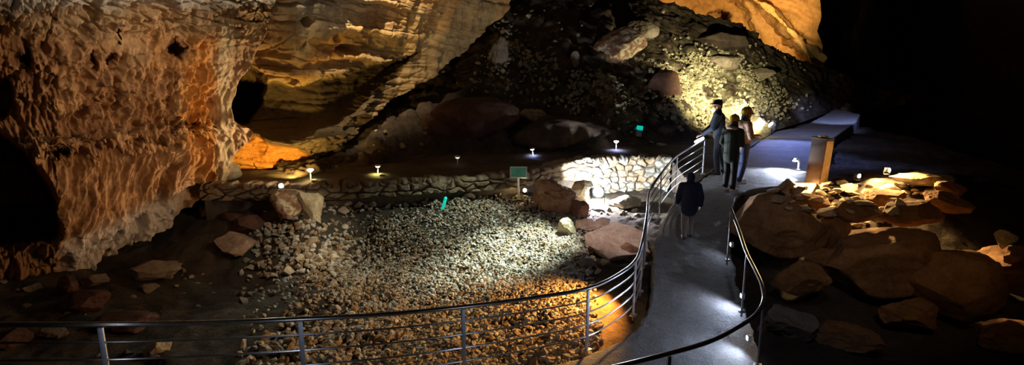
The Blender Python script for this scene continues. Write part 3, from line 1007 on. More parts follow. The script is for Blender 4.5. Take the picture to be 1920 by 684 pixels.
boulder(1702, 622, 110, 70, 'added dark brown rock stopping light between the two big boulders of the right bank', 'brownstone', 76, .8, z=-1.5)  # added to stop amber light leaking onto the floor
boulder(1895, 668, 150, 80, 'added dark brown rock stopping light in the lower right corner', 'brownstone', 77, .8, z=-1.7)  # added against the same leak of amber light
boulder(1496, 566, 104, 84, 'added brown rock hiding the lit gap between the walkway boulder and the largest one', 'brownstone', 80, .7, z=-1.2)  # added to cover the lit floor between the boulders
boulder(1662, 392, 90, 40, 'flat topped brown block under the brightest amber stones', 'brownstone', 78, .7, z=-.15, top_flat=.2)
boulder(1505, 400, 100, 42, 'brown block holding the left end of the amber stones', 'brownstone', 79, .7, z=-.25)

# ------------------------------------------------------------------ loose stones (individual)
STV = [rock_mesh('stone_shape', 200 + i, (1, rng.uniform(.6, .95), rng.uniform(.4, .7)), 3, 18, .66, .03, True) for i in range(10)]
n_stones = 0


def stones(n, region, smin, smax, group, label, mat, seed, name='loose_stone', zf=None, flat=1.0):
    """region: list of (px,py) polygon"""
    global n_stones
    r = np.random.default_rng(seed)
    poly = np.array(region, float)
    lo, hi = poly.min(0), poly.max(0)
    placed = []
    k = 0
    protos = {}
    while len(placed) < n and k < n * 60:
        k += 1
        p = r.uniform(lo, hi)
        ins = False
        j = len(poly) - 1
        for i in range(len(poly)):
            if ((poly[i, 1] > p[1]) != (poly[j, 1] > p[1])) and (p[0] < (poly[j, 0] - poly[i, 0]) * (p[1] - poly[i, 1]) / (poly[j, 1] - poly[i, 1]) + poly[i, 0]):
                ins = not ins
            j = i
        if not ins: continue
        b = on_floor(*p) if zf is None else zf(*p)
        if b is None: continue
        s = smin + (smax - smin) * r.random() ** 2
        if any(np.hypot(b[0] - q[0], b[1] - q[1]) < (s + q[2]) * .42 for q in placed): continue
        placed.append((b[0], b[1], s))
        vi = int(r.integers(len(STV)))
        if vi not in protos:
            o = link(name, STV[vi].copy(), M[mat])
            protos[vi] = o
        else:
            o = protos[vi].copy(); COL.objects.link(o)
        o.scale = (s, s, s * flat)
        o.rotation_euler = (r.normal() * .3, r.normal() * .3, r.uniform(0, 6.28))
        o.location = (b[0], b[1], b[2] - .10 * s)
        tag(o, label, 'stone', group)
        n_stones += 1


stones(86, [(500, 418), (640, 415), (660, 450), (610, 500), (520, 520), (450, 520), (470, 470)], .10, .34, 'rubble below the mottled boulder', 'cream broken stone in the rubble spilling below the mottled boulder', 'stone', 301)
stones(22, [(330, 500), (460, 500), (520, 530), (480, 570), (340, 580), (300, 540)], .08, .24, 'dim stones left of the rubble', 'dim small stone on the dark ground left of the rubble', 'greystone', 302)
stones(44, [(610, 366), (960, 358), (960, 372), (640, 400), (620, 392)], .12, .30, 'stones along the foot of the low wall', 'tan stone in the row along the foot of the low stone wall', 'stone', 303)
stones(22, [(1050, 455), (1110, 470), (1140, 500), (1110, 520), (1070, 490)], .10, .22, 'stones at the right edge of the gravel', 'grey stone between the gravel fan and the flat pinkish slab', 'stone', 304)
stones(12, [(965, 368), (1010, 372), (1005, 395), (960, 392)], .10, .22, 'stones around the small orange floodlight', 'orange lit stone around the small floodlight below the sign', 'stone', 305)
stones(16, [(0, 530), (300, 560), (330, 684), (0, 684)], .08, .28, 'stones in the dark left pit', 'dim stone in the dark pit beyond the left railing', 'greystone', 306)
stones(14, [(1120, 375), (1190, 372), (1195, 410), (1130, 415)], .12, .26, 'stones under the bright masonry', 'bluish grey stone below the brightly lit masonry', 'greystone', 307)


def bank_z(px, py):
    return on_floor(px, py) + np.array([0, 0, .03])


bpy.context.view_layer.update()
_dg = bpy.context.evaluated_depsgraph_get()


def rest_on(px, py):
    ok, loc, nrm, _i, _o, _m = sc.ray_cast(_dg, Vector((0, 0, CAMZ)), Vector(tuple(ray(px, py))).normalized())
    if not ok or nrm.z < .3: return None
    return np.array(loc)


stones(44, [(1440, 364), (1520, 366), (1600, 372), (1700, 378), (1700, 392), (1640, 425), (1560, 428), (1510, 398), (1450, 384)], .16, .46, 'flat stones strewn over the boulders of the right bank', 'flat amber lit stone lying on the brown boulders of the right bank', 'stone', 318, zf=rest_on, flat=.6)
stones(34, [(1440, 356), (1570, 345), (1620, 350), (1770, 352), (1760, 372), (1690, 376), (1545, 372), (1445, 366)], .16, .50, 'flat stones on top of the right bank', 'flat amber lit stone heaped on top of the right bank', 'stone', 308, zf=lambda a, b: bank_z(a, b) + np.array([0, 0, max(0, (b - 356) * .004)]), flat=.7)
print('loose stones', n_stones)

# ------------------------------------------------------------------ gravel and scree (stuff)
def pebbles(name, pos, size, nrm_tilt, seed, mat, label, cat, tone):
    r = np.random.default_rng(seed)
    V0, F0 = ICO[1]
    V12 = V0[:12] if False else None
    bm = bmesh.new(); bmesh.ops.create_icosphere(bm, subdivisions=1, radius=1.0)
    base = np.array([v.co[:] for v in bm.verts]); Fi = np.array([[v.index for v in f.verts] for f in bm.faces]); bm.free()
    n = len(pos)
    nv = len(base)
    V = base[None] * (1 + r.uniform(-.34, .22, size=(n, nv, 1)))
    V *= np.stack([np.ones(n), r.uniform(.55, .95, n), r.uniform(.35, .7, n)], -1)[:, None]
    a = r.uniform(0, 6.28, n); b = r.normal(size=n) * .7; c = r.normal(size=n) * .6
    ca, sa, cb, sb, cc_, sc_ = np.cos(a), np.sin(a), np.cos(b), np.sin(b), np.cos(c), np.sin(c)
    x, y, z = V[..., 0], V[..., 1], V[..., 2]
    y, z = y * cb[:, None] - z * sb[:, None], y * sb[:, None] + z * cb[:, None]
    x, z = x * cc_[:, None] + z * sc_[:, None], -x * sc_[:, None] + z * cc_[:, None]
    x, y = x * ca[:, None] - y * sa[:, None], x * sa[:, None] + y * ca[:, None]
    V = np.stack([x, y, z], -1) * (size / 2)[:, None, None] + pos[:, None]
    Fc = (Fi[None] + (np.arange(n) * nv)[:, None, None]).reshape(-1, 3)
    me = mesh_np(name, V.reshape(-1, 3), Fc, False, {'tone': np.repeat(tone, nv)})
    tag(link(name, me, M[mat]), label, cat, kind='stuff')


def build_gravel():
    r = np.random.default_rng(401)
    n = 85000
    x = r.uniform(-6.5, 3.3, n); y = r.uniform(6.2, 17, n)
    z = fheight(x, y)
    px, py, zd = proj(np.stack([x, y, z], -1))
    # fan of gravel: dense in the middle, thin to the left and where bare earth shows
    dens = sstep(470, 640, px + .35 * (py - 520)) * sstep(1125, 1050, px - .15 * np.maximum(py - 520, 0)) * sstep(366, 384, py)
    bare = np.exp(-(((px - 650 + .8 * (py - 415)) / 85) ** 2 + ((py - 415) / 34) ** 2) ** 1.5) + np.exp(-(((px - 745) / 65) ** 2 + ((py - 388) / 16) ** 2) ** 1.5) + .8 * np.exp(-(((px - 800) / 90) ** 2 + ((py - 372) / 9) ** 2))
    dens = dens * (1 - .9 * np.clip(bare, 0, 1)) * (0.55 + .6 * sstep(-.3, .3, fbm(np.stack([x * .9, y * .9, 0 * x], -1), 3, 402)))
    heap = np.exp(-(((px - 560) / 85) ** 2 + ((py - 462) / 48) ** 2) ** 1.5)
    dens *= .30 + .70 * sstep(560, 760, px)
    dens = np.maximum(dens, .22 * heap)
    # ochre earth at the kerb shows only thin gravel
    keep = (r.random(n) < dens)
    wl = np.interp(px, [a for a, b in WT], [b for a, b in WT])
    keep &= py > wl + 14
    x, y, z, px, py = x[keep], y[keep], z[keep], px[keep], py[keep]
    s = r.uniform(.042, .09, len(x)) * (1 + .5 * sstep(560, 660, py)) * (1 + .35 * sstep(800, 550, px)) * np.where(r.random(len(x)) < .08, 1.5, 1)
    s = s * (1 + .8 * np.exp(-(((px - 555) / 90) ** 2 + ((py - 460) / 55) ** 2) ** 1.5) + .6 * sstep(400, 375, py) * sstep(960, 900, px))
    pos = np.stack([x, y, z + .012 + s * .12], -1)
    print('gravel', len(x))
    pebbles('gravel', pos, s, 0, 403, 'gravel', 'fan of loose angular gravel filling the lit middle of the pit', 'gravel', np.where(r.random(len(x)) < .3, .95, r.random(len(x)) ** 2 * .7))


build_gravel()


def build_scree():
    r = np.random.default_rng(411)
    n = 42000
    px = r.uniform(700, 1520, n); t = r.uniform(.02, .95, n)
    W, py = slope_pt(px, t)
    nz = fbm(W * .8, 4, 412)
    dens = .006 + .95 * np.exp(-(((px - 1310) / 120) ** 2 + ((py - 175) / 60) ** 2) ** 1.3) + .5 * np.exp(-(((px - 1130) / 60) ** 2 + ((py - 165) / 40) ** 2)) + .16 * np.exp(-(((px - 1000) / 45) ** 2 + ((py - 120) / 55) ** 2)) + .35 * np.exp(-(((px - 930) / 28) ** 2 + ((py - 110) / 55) ** 2))
    hole = np.exp(-(((px - 1240) / 30) ** 2 + ((py - 172) / 32) ** 2) ** 2)
    dens = dens * sstep(-.25, .2, nz) * (1 - hole) * sstep(.03, .10, t)
    keep = r.random(n) < dens
    W, px = W[keep], px[keep]
    s = r.uniform(.08, .24, len(W)) * np.where(r.random(len(W)) < .06, 1.8, 1)
    print('scree', len(W))
    pebbles('scree', W + np.array([0, -.08, .06]), s, 0, 413, 'scree', 'pale broken scree scattered over the lit back slope', 'scree', r.random(len(W)) ** 2 * .8)


build_scree()

# ------------------------------------------------------------------ railings
def railing(name, tops, label, drops, H=.82, r=.024, bars=4):
    """tops: (px,py,z) along the handrail centre; posts at indices in drops"""
    pts = np.array([G(*p) for p in tops])
    root = empty(name, tuple(pts[len(pts) // 2] - np.array([0, 0, H])))
    off = np.array(root.location)
    n = 150
    c = catmull(pts, n)
    MB().tube([q - off for q in c], r, 14).build('handrail', M['steel'], root)
    for k in range(1, 1 + bars):
        b = c - np.array([0, 0, H * k / 5.0])
        MB().tube([q - off for q in b], .0105, 8).build('rail_bar', M['steel'], root)
    tang = np.gradient(c, axis=0); tang[:, 2] = 0; tang /= np.linalg.norm(tang, axis=1, keepdims=True)
    for i in drops:
        p = pts[i]
        j = int(np.argmin(((c - p) ** 2).sum(1)))
        t = tang[j]; nn = np.array([-t[1], t[0], 0])
        if name and nn @ np.array([-p[0] + 2.6, -p[1] + 7, 0]) > 0: nn = -nn
        bx = MB()
        a = math.atan2(t[1], t[0])
        q = p - off + nn * 0.0
        bx.box((q[0], q[1], q[2] - .03 - (H + .1 - .03) / 2), (.045, .022, H + .1 - .03), a, bevel=.004)
        post = bx.build('post', M['satin'], root, angle=30)
        MB().box((q[0], q[1], q[2] - H - .02), (.11, .09, .012), a, bevel=.003).build('foot_plate', M['steel'], post, angle=30)
    tag(root, label, 'railing')
    return root, c


TOPS_L = [(-330, 606, .62), (-120, 608, .60), (187, 608, .55), (380, 605, .42), (562, 598, .30), (720, 589, .18), (868, 575, .08), (1000, 558, -.01), (1103, 540, -.06), (1160, 514, -.08), (1192, 488, -.06), (1205, 450, .02), (1213, 405, .18), (1220, 356, .34),
          (1240, 325, .52), (1270, 292, .68), (1296, 276, .79), (1322, 261, .88)]
railing('railing', TOPS_L, 'long curved steel railing with four thin bars along the pit side of the walkway', [0, 2, 4, 6, 8, 10, 11, 12, 14, 15, 17])
TOPS_R = [(1371, 393, .42), (1385, 430, .32), (1400, 474, .20), (1417, 508, .14), (1429, 536, .08), (1432, 562, .0), (1418, 588, -.06), (1385, 612, -.09), (1330, 640, -.1), (1255, 662, -.09), (1160, 686, -.06), (1040, 712, .0), (900, 745, .1)]
railing('railing', TOPS_R, 'shorter steel railing bending round the right edge of the walkway', [0, 2, 5, 9], bars=0)


# ------------------------------------------------------------------ lights
def spot(loc, tgt, w, col=(1, 1, 1), ang=90, blend=.6, r=.05):
    ld = bpy.data.lights.new('lamp_or_fill_light', 'SPOT')
    ld.energy = w; ld.color = col; ld.spot_size = math.radians(ang); ld.spot_blend = blend; ld.shadow_soft_size = r
    o = bpy.data.objects.new('lamp_or_fill_light', ld); COL.objects.link(o)
    o.location = tuple(loc)
    o.rotation_euler = (Vector(tuple(tgt)) - Vector(tuple(loc))).to_track_quat('-Z', 'Y').to_euler()
    return o


def point(loc, w, col=(1, 1, 1), r=.04):
    ld = bpy.data.lights.new('lamp_or_fill_light', 'POINT')
    ld.energy = w; ld.color = col; ld.shadow_soft_size = r
    o = bpy.data.objects.new('lamp_or_fill_light', ld); COL.objects.link(o)
    o.location = tuple(loc)
    return o


WARM = (1, .72, .38); AMBER = (1, .60, .22); COOL = (.62, .74, 1.0); YEL = (1, .83, .42); NEUT = (1, .93, .82); BLUE = (.32, .42, 1.0)
E = {}


def lens_mat(col, st):
    k = ('lens', col, st)
    if k not in E: E[k] = glow('lit_lens', col, st)
    return E[k]


# garden lamps: foot, stem, glowing ring, mushroom cap
def garden_lamp(px, py, h, col, st, watts, label, tilt=(0, 0), d=None, ground_col=None):
    b = G(px, py, -.0)
    b[2] -= .02
    root = empty('garden_lamp', tuple(b))
    root.rotation_euler = (tilt[0], tilt[1], 0)
    MB().lathe([(.055, 0), (.055, .012), (.03, .03), (.018, .035)], n=20).build('foot', M['black'], root)
    MB().lathe([(.014, .03), (.014, h - .06)], n=14).build('stem', M['white'], root)
    MB().lathe([(.03, h - .06), (.052, h - .045), (.060, h - .02), (.02, h - .015)], n=24).build('diffuser', lens_mat(col, st) if st else M['white'], root)
    MB().lathe([(.078, h - .02), (.081, h - .010), (.066, h + .006), (.035, h + .014), (.01, h + .017)], n=28).build('lamp_cap', lens_mat(col, st * .35) if st > 8 else M['white'], root)
    tag(root, label, 'lamp', 'garden lamps along the terrace')
    if watts:
        p = b + np.array([0, -.0, h - .10])
        spot(p + np.array([.0, -.06, 0]), p + np.array([0, -.12, -1]), watts, ground_col or col, 150, .7, .03)
    return root


garden_lamp(583, 337, .27, (1, .93, .55), 14, 7, 'warm lit garden lamp standing above the mottled boulder', ground_col=(1, .8, .25))
garden_lamp(709, 326, .24, (1, .98, .75), 5, 14, 'garden lamp throwing a yellow green pool of light on the terrace', ground_col=(.95, .85, .2))
garden_lamp(858, 308, .24, (1, 1, .95), 1.2, 0, 'unlit white garden lamp shaped like a letter T left of the sign')  # diffuser of this unlit lamp glows faintly to look white
garden_lamp(1000, 293, .26, (.9, .93, 1), 6, 9, 'leaning garden lamp with a white cap and small blue pool behind the sign', tilt=(0, -.14), ground_col=BLUE)
garden_lamp(1155, 280, .28, (1, .98, .9), 14, 26, 'garden lamp with a wide blue pool above the brightest masonry', ground_col=(.36, .45, 1))


def floodlight(loc, tgt, col, st, watts, label, ang=120, size=.07, lens=True, r=.05, group=None, blend=.5, lightcol=None):
    """small box floodlight on a stirrup: base plate, bracket, housing > lens"""
    loc = np.asarray(loc, float); tgt = np.asarray(tgt, float)
    root = empty('floodlight', tuple(loc))
    dvec = Vector(tuple(tgt - loc)).normalized()
    q = dvec.to_track_quat('Y', 'Z').to_matrix()
    c = Vector((0, 0, size * 1.5))
    MB().box((0, 0, .008), (size * 1.3, size, .016), bevel=.003).build('base_plate', M['black'], root, angle=30)
    br = MB()
    for s in (-1, 1):
        br.tube([(s * size * .95, 0, .012), (s * size * .95, 0, size * 1.5)], .006, 8)
    br.build('bracket', M['black'], root)
    hb = MB().box((0, 0, 0), (size * 1.7, size * 1.0, size * 1.3), bevel=size * .12)
    hb.v = [tuple(q @ Vector(v) + c) for v in hb.v]
    house = hb.build('housing', M['black'], root, angle=30)
    lb = MB().lathe([(size * .62, 0), (size * .60, size * .12), (size * .42, size * .30), (size * .1, size * .38)], n=24)
    R = Matrix.Rotation(-math.pi / 2, 3, 'X')
    lb.v = [tuple(q @ (R @ Vector(v) + Vector((0, size * .5, 0))) + c) for v in lb.v]
    lb.build('lens', lens_mat(col, st), house)
    tag(root, label, 'floodlight', group)
    if watts:
        p = Vector(tuple(loc)) + c + dvec * size * 1.1
        spot(p, p + dvec, watts, lightcol or col, ang, blend, r)
    return root


# flood on the mottled boulder
b = on_floor(527, 366) + np.array([0, 0, .02])
B1 = np.array([P(527, 358, 11.55)])[0]
floodlight(B1, B1 + np.array([.9, -1.3, .1]), (1, .93, .74), 40, 90, 'small white floodlight on top of the mottled boulder', 150, .075)
spot((-2.9, 10.2, 1.1), (-4.35, 11.5, -.6), 130, (1, .88, .66), 62, .8, .05)  # added key light for boulder and rubble, apart from the floodlight
# orange flood under the sign
b2 = on_floor(985, 366)
floodlight(b2, b2 + np.array([-.25, -.5, .35]), (1, .78, .38), 40, 22, 'small orange floodlight on the stones below the green sign', 165, .075)
# dazzling flood under masonry
b3 = on_floor(1116, 388) + np.array([0, -.25, .12])
floodlight(b3 + np.array([0, 0, .0]), b3 + np.array([.15, -.8, .40]), (.93, .97, 1), 160, 0, 'dazzling white blue floodlight under the stone wall', 160, .20)
point(b3 + np.array([.02, .42, .30]), 800, (.90, .96, 1), .05)
spot(b3 + np.array([.0, -.35, .25]), b3 + np.array([.6, -3, -.15]), 230, (.85, .85, 1), 150, .6, .06)
# amber floods on the bank
AL = []
for (x, y, zz, st, lab, tg, w) in [
    (1431, 360, .02, 60, 'amber floodlight at the corner where the walkway meets the right bank', (.50, -.80, -.20), 55),
    (1606, 346, .10, 60, 'amber floodlight on the bank right of the wooden post', (.3, -.75, -.08), 60),
    (1661, 340, .15, 55, 'amber floodlight before the layered rock on the right bank', (.35, -.55, .0), 70)]:
    q = on_floor(x, y) + np.array([0, 0, zz])
    AL.append(q)
    floodlight(q, q + np.array(tg), (1, .80, .42), st, w * 2, lab, 90, .07, lightcol=AMBER, group='amber floodlights on the right bank')
spot(AL[1] + np.array([.35, .05, .42]), AL[1] + np.array([.65, -.7, -.35]), 1000, AMBER, 104, .6, .04)
spot(AL[0] + np.array([.55, .05, .45]), AL[0] + np.array([.9, -.8, -.2]), 1700, AMBER, 84, .6, .04)
spot(AL[1] + np.array([-.05, -.05, .80]), AL[1] + np.array([-.35, -1.4, -.35]), 700, AMBER, 96, .7, .04)
# stake light by the far visitors
SL = G(1446, 252, .05)
root = empty('stake_light', tuple(SL))
MB().lathe([(.02, 0), (.02, .26)], n=12).build('stake', M['black'], root)
hm = MB().lathe([(.09, -.09), (.12, -.05), (.13, .05), (.11, .06), (.02, .062)], n=22)
hm.v = [tuple(Matrix.Rotation(-.9, 3, 'Y') @ Vector(v) + Vector((0, 0, .33))) for v in hm.v]
hd = hm.build('lamp_head', M['white'], root)
lm = MB().lathe([(.10, .065), (.08, .085), (.02, .095)], n=22)
lm.v = [tuple(Matrix.Rotation(-.9, 3, 'Y') @ Vector(v) + Vector((0, 0, .33))) for v in lm.v]
lm.build('lens', lens_mat((.95, 1, .9), 25), hd)
tag(root, 'white stake light at the left edge of the walkway behind the visitors', 'lamp')
spot(SL + np.array([-.2, -.05, .42]), slope_pt(1340, .30)[0], 1500, (1, .90, .52), 110, .9, .05)
spot(SL + np.array([-2.6, -4.0, 1.9]), slope_pt(1335, .40)[0], 4200, (1, .88, .48), 58, .9, .05)  # added spot away from the stake, evens the light on the scree
spot(SL + np.array([-.15, -.30, .45]), SL + np.array([-1.1, .5, .3]), 90, (1, .95, .55), 100, .6, .05)
# short post lamp at the right edge of the walkway
PL = G(1497, 318, .02)
root = empty('post_lamp', tuple(PL))
MB().lathe([(.05, 0), (.05, .015), (.028, .02), (.026, .20)], n=18).build('post', M['white'], root)
hm = MB().tube([(0, 0, .19), (-.03, 0, .26), (-.09, 0, .27), (-.12, 0, .245)], [.03, .045, .05, .04], 14)
hd = hm.build('lamp_head', M['white'], root)
lm = MB().lathe([(.045, -.012), (.05, 0), (.02, .012)], c=(-.115, 0, .23), n=16)
lm.build('lens', lens_mat((.9, .95, 1), 60), hd)
tag(root, 'short white lamp post on the walkway edge beside the wooden post', 'lamp')
spot(PL + np.array([-.16, -.04, .34]), PL + np.array([-.45, -.25, -.2]), 480, (.66, .76, 1), 130, .8, .03)
# step lights at the feet of the right railing
for (x, y, z, w, lab) in [(1372, 463, -.44, 4, 'small step light at the far end of the right railing'),
                          (1392, 560, -.70, 32, 'bright step light at the second post of the right railing'),
                          (1404, 640, -.78, 26, 'step light at the bend of the right railing')]:
    q = G(x, y, z)
    root = empty('step_light', tuple(q))
    MB().box((0, 0, .045), (.05, .06, .09), bevel=.008).build('housing', M['white'], root, angle=30)
    MB().box((-.027, 0, .05), (.008, .044, .05), bevel=.002).build('lens', lens_mat((.9, .95, 1), 12), root)
    tag(root, lab, 'step light', 'step lights of the right railing')
    spot(q + np.array([-.06, 0, .10]), q + np.array([-.55, -.12, -.12]), w, (.62, .74, 1), 160, .8, .02)
# glare on the handrail end, added as a glowing tube
hp = [G(1304, 270, .82), G(1311, 266.5, .845), G(1318, 263, .87)]
q0 = hp[1]
root = empty('handrail_glare', tuple(q0 + np.array([0, 0, -.0])))
MB().tube([h_ - q0 + np.array([0, 0, .05]) for h_ in hp], [.030, .034, .030], 14).build('tube', lens_mat((.92, .97, 1), 30), root)
cl = MB()
for h_ in (hp[0], hp[2]):
    cl.tube([h_ - q0 + np.array([0, 0, .0]), h_ - q0 + np.array([0, 0, .05])], .014, 8)
cl.build('clip', M['steel'], root)
tag(root, 'glowing white tube added for the glare on the far end of the handrail', 'lamp')
point(q0 + np.array([-.02, -.12, .10]), 8, (.75, .85, 1), .03)

# unseen lights: hidden cave lamps and added fills, some within the picture
LT = []
LT.append(spot((-4.1, 13.3, .35), (-7.2, 10.9, 2.4), 380, (1, .74, .47), 120, .8, .06))        # cliff, raking from the terrace
LT.append(spot((-1.5, 9.3, .4), (-7.4, 11.0, 1.7), 400, (1, .74, .50), 62, .8, .06))          # cliff, from the pit
LT.append(spot((-2.5, 9.5, 6.5), (-7.2, 10.8, 4.4), 420, (1, .88, .70), 56, .8, .1))           # top of the cliff
LT.append(spot((-2.4, 11.6, 8.6), (-4.6, 15.4, 5.9), 6500, (1, .82, .52), 62, .8, .08))        # bedded wall
LT.append(spot((-5.1, 13.35, .12), (-5.7, 14.9, .9), 420, (1, .66, .16), 112, .6, .05))         # pocket
LT.append(spot((2.3, 13.0, 2.3), (.12, 11.35, -1.1), 5600, (.82, 1.0, .88), 36, 1.0, .06))       # white green pool on gravel
LT.append(spot((.5, 13.4, 2.2), (-1.3, 11.5, -.9), 760, (.84, 1.0, .84), 76, .9, .06))       # wider light on gravel
LT.append(spot((1.72, 8.75, -.25), (-.6, 8.0, -1.3), 560, (1, .47, .11), 125, .7, .04))        # amber light under the kerb
LT.append(spot((12.9, 29.6, 4.3), (14.6, 41.5, 6.4), 9500, (1, .62, .25), 64, .6, .2))        # far orange wall
LT.append(spot((13.4, 22.6, 2.2), (14.2, 26.0, .2), 1100, (.35, .46, 1), 46, .8, .05))          # far end of the walkway
LT.append(spot((9.4, 20.2, 1.8), (9.2, 18.8, 0), 520, (.25, .34, 1), 90, .8, .05))             # walkway behind the visitors
LT.append(spot((6.0, 13.0, 4.5), (8.2, 17.2, 0), 400, (.45, .54, 1), 74, 1.0, .1))              # added overhead fill, walkway beside the visitors
LT.append(spot((2.4, 4.5, 5.0), (3.0, 9.5, -.6), 150, (.78, .80, 1), 60, .8, .1))              # walkway in front
LT.append(spot((4.6, 4.5, 3.5), (6.5, 9.6, -.2), 120, (1, .60, .26), 46, .9, .1))              # added fill, brown boulders
LT.append(spot((-3.0, 2.0, 4.0), (-4.0, 9.5, -1.2), 22, (1, .75, .55), 90, .8, .1))            # dim left pit
LT.append(spot((-4.4, 10.6, 5.6), (-6.0, 14.4, 3.9), 480, (1, .86, .60), 52, .9, .08))         # added fill, left end of the bedded wall
LT.append(spot((.5, 9.6, 2.6), (2.1, 11.4, -.6), 460, (1, .88, .84), 36, .9, .06))            # added fill, flat pinkish slab
LT.append(spot((0.0, 10.0, 5.0), (-1.0, 18.0, 1.5), 45, (1, .70, .58), 80, .8, .1))            # dim slope foot
LT.append(spot((-2.6, 11.5, 1.6), (-3.9, 16.5, 3.0), 60, (1, .72, .42), 70, .9, .08))         # added fill, recess under the beds
LT.append(spot((10.2, 20.5, 3.2), (11.0, 22.0, 0), 300, (.38, .48, 1), 100, 1.0, .08))           # added fill, walkway beyond the post
for q in ((-3.2, 3.1, .55), (-1.2, 3.9, .25), (.9, 4.9, -.1)):                                 # step lights of the near bend
    LT.append(spot(q, (q[0] - .2, q[1] + 1.5, q[2]), 7, (.65, .76, 1), 150, .8, .03))

# ------------------------------------------------------------------ sign, post, markers
sg = G(972, 334, -.05); sg[1] -= .05
root = empty('lectern_sign', tuple(sg))
yaw = math.atan2(-sg[0], sg[1])
root.rotation_euler = (0, 0, yaw)
MB().box((0, .0, -.20), (.05, .05, .62), bevel=.006).build('leg', M['white'], root, angle=30)
tilt = Matrix.Rotation(-.45, 3, 'X')


def tilted(mb, c):
    mb.v = [tuple(tilt @ Vector(v) + Vector(c)) for v in mb.v]
    return mb


fr = MB()
for (cx_, cz_, w_, h_) in [(0, .125, .40, .03), (0, -.125, .40, .03), (-.19, 0, .03, .28), (.19, 0, .03, .28)]:
    fr.box((cx_, 0, cz_), (w_, .035, h_), bevel=.004)
tilted(fr, (0, -.03, .16)).build('frame', plain('grey_frame', (.30, .31, .28), .5), root, angle=30)
tilted(MB().box((0, .004, 0), (.36, .015, .23)), (0, -.03, .16)).build('panel', plain('teal_panel', (.06, .26, .20), .45, noise=.25, nscale=7), root, angle=30)
tag(root, 'small green lectern sign standing on the low stone wall', 'sign')
spot(sg + np.array([.1, -1.0, .2]), sg + np.array([0, 0, .15]), 6, (1, .95, .8), 50, .8, .03)

pb = G(1529, 347, -.04)
root = empty('wooden_post', tuple(pb))
root.rotation_euler = (Matrix.Rotation(.055, 3, 'Y') @ Matrix.Rotation(math.radians(-60), 3, 'Z')).to_euler()
mb = MB().box((0, 0, .53), (.34, .30, 1.06), bevel=.02)
po = mb.build('post_body', M['wood'], root, angle=30)
MB().box((.172, 0, .53), (.02, .26, 1.0), bevel=.006).build('lit_side', M['wood_lit'], root, angle=30)  # board carrying the light on the right side as colour
MB().box((0, 0, 1.07), (.38, .33, .03), bevel=.008).build('top_board', M['wood'], root, angle=30)
tag(root, 'square wooden post coloured dark in shade and tan on its lit side at the right edge of the walkway', 'post')
for (dx, dy, s, lab, sd) in [(-.06, -.05, .11, 'larger yellowish stone lying on top of the wooden post', 501), (.10, .05, .08, 'smaller yellowish stone lying on top of the wooden post', 502)]:
    o = link('stone', rock_mesh('stone', sd, (s * 1.4, s, s * .6), 3, 12, .4, .05), M['scree'])
    o.location = pb + np.array([dx + .055, dy, 1.083])
    tag(o, lab, 'stone')
spot(pb + np.array([.2, -.5, 1.75]), pb + np.array([0.05, 0, 1.05]), 4, YEL, 50, .8, .03)
spot(pb + np.array([1.3, -.9, .7]), pb + np.array([0.1, 0, .5]), 30, (1, .72, .36), 60, .8, .03)

teal = NT('teal_glow'); teal.b.inputs['Base Color'].default_value = (.0, .55, .48, 1); teal.b.inputs['Emission Color'].default_value = (0, .9, .72, 1); teal.b.inputs['Emission Strength'].default_value = .5
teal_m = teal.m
tb = on_floor(829, 394)
root = empty('glow_stick', tuple(tb)); root.rotation_euler = (.1, .30, 0)
MB().lathe([(.028, 0), (.030, .12), (.034, .14), (.034, .26), (.02, .29)], n=16).build('tube', teal_m, root)
MB().lathe([(.036, .285), (.036, .32), (.015, .34)], n=16).build('cap', teal_m, root)
tag(root, 'bright teal glowing stick leaning on the top of the gravel fan', 'glow stick')
tb2 = np.array(slope_pt(1195, .10)[0])
tb2 = G(1194, 250, .02); 
tp, _ = slope_pt(1194, float(slope_t(1194, 247)))
root = empty('marker_box', tuple(tp + np.array([0, -.25, -.12]))); root.rotation_euler = (0, .12, .2)
MB().box((0, 0, .11), (.17, .12, .22), bevel=.012).build('body', plain('grey_plastic', (.30, .36, .40), .5), root, angle=30)
MB().box((.01, 0, .28), (.18, .13, .14), bevel=.012).build('lid', teal_m, root, angle=30)  # lid given the stick's teal glow
tag(root, 'small teal and grey marker box below the pale scree', 'marker')
for (x, y, s, lab, sd) in [(1180, 272, .28, 'small pale stone right of the widest blue pool on the terrace', 511), (1213, 271, .30, 'flat pale stone on the terrace above the masonry', 512), (1240, 274, .26, 'pale stone on the terrace closest to the railing end', 513), (716, 330, .12, 'small yellow lit stone at the foot of the second garden lamp', 514), (590, 340, .13, 'small yellow lit stone at the foot of the leftmost garden lamp', 515), (430, 338, .5, 'short rock stump at the foot of the cliff corner', 516)]:
    o = link('stone', rock_mesh('stone', sd, (s * 1.3, s * .8, s * (.45 if s < .4 else .9)), 3, 12, .4, .05), M['scree'])
    o.location = G(x, y, -.02)
    tag(o, lab, 'stone')


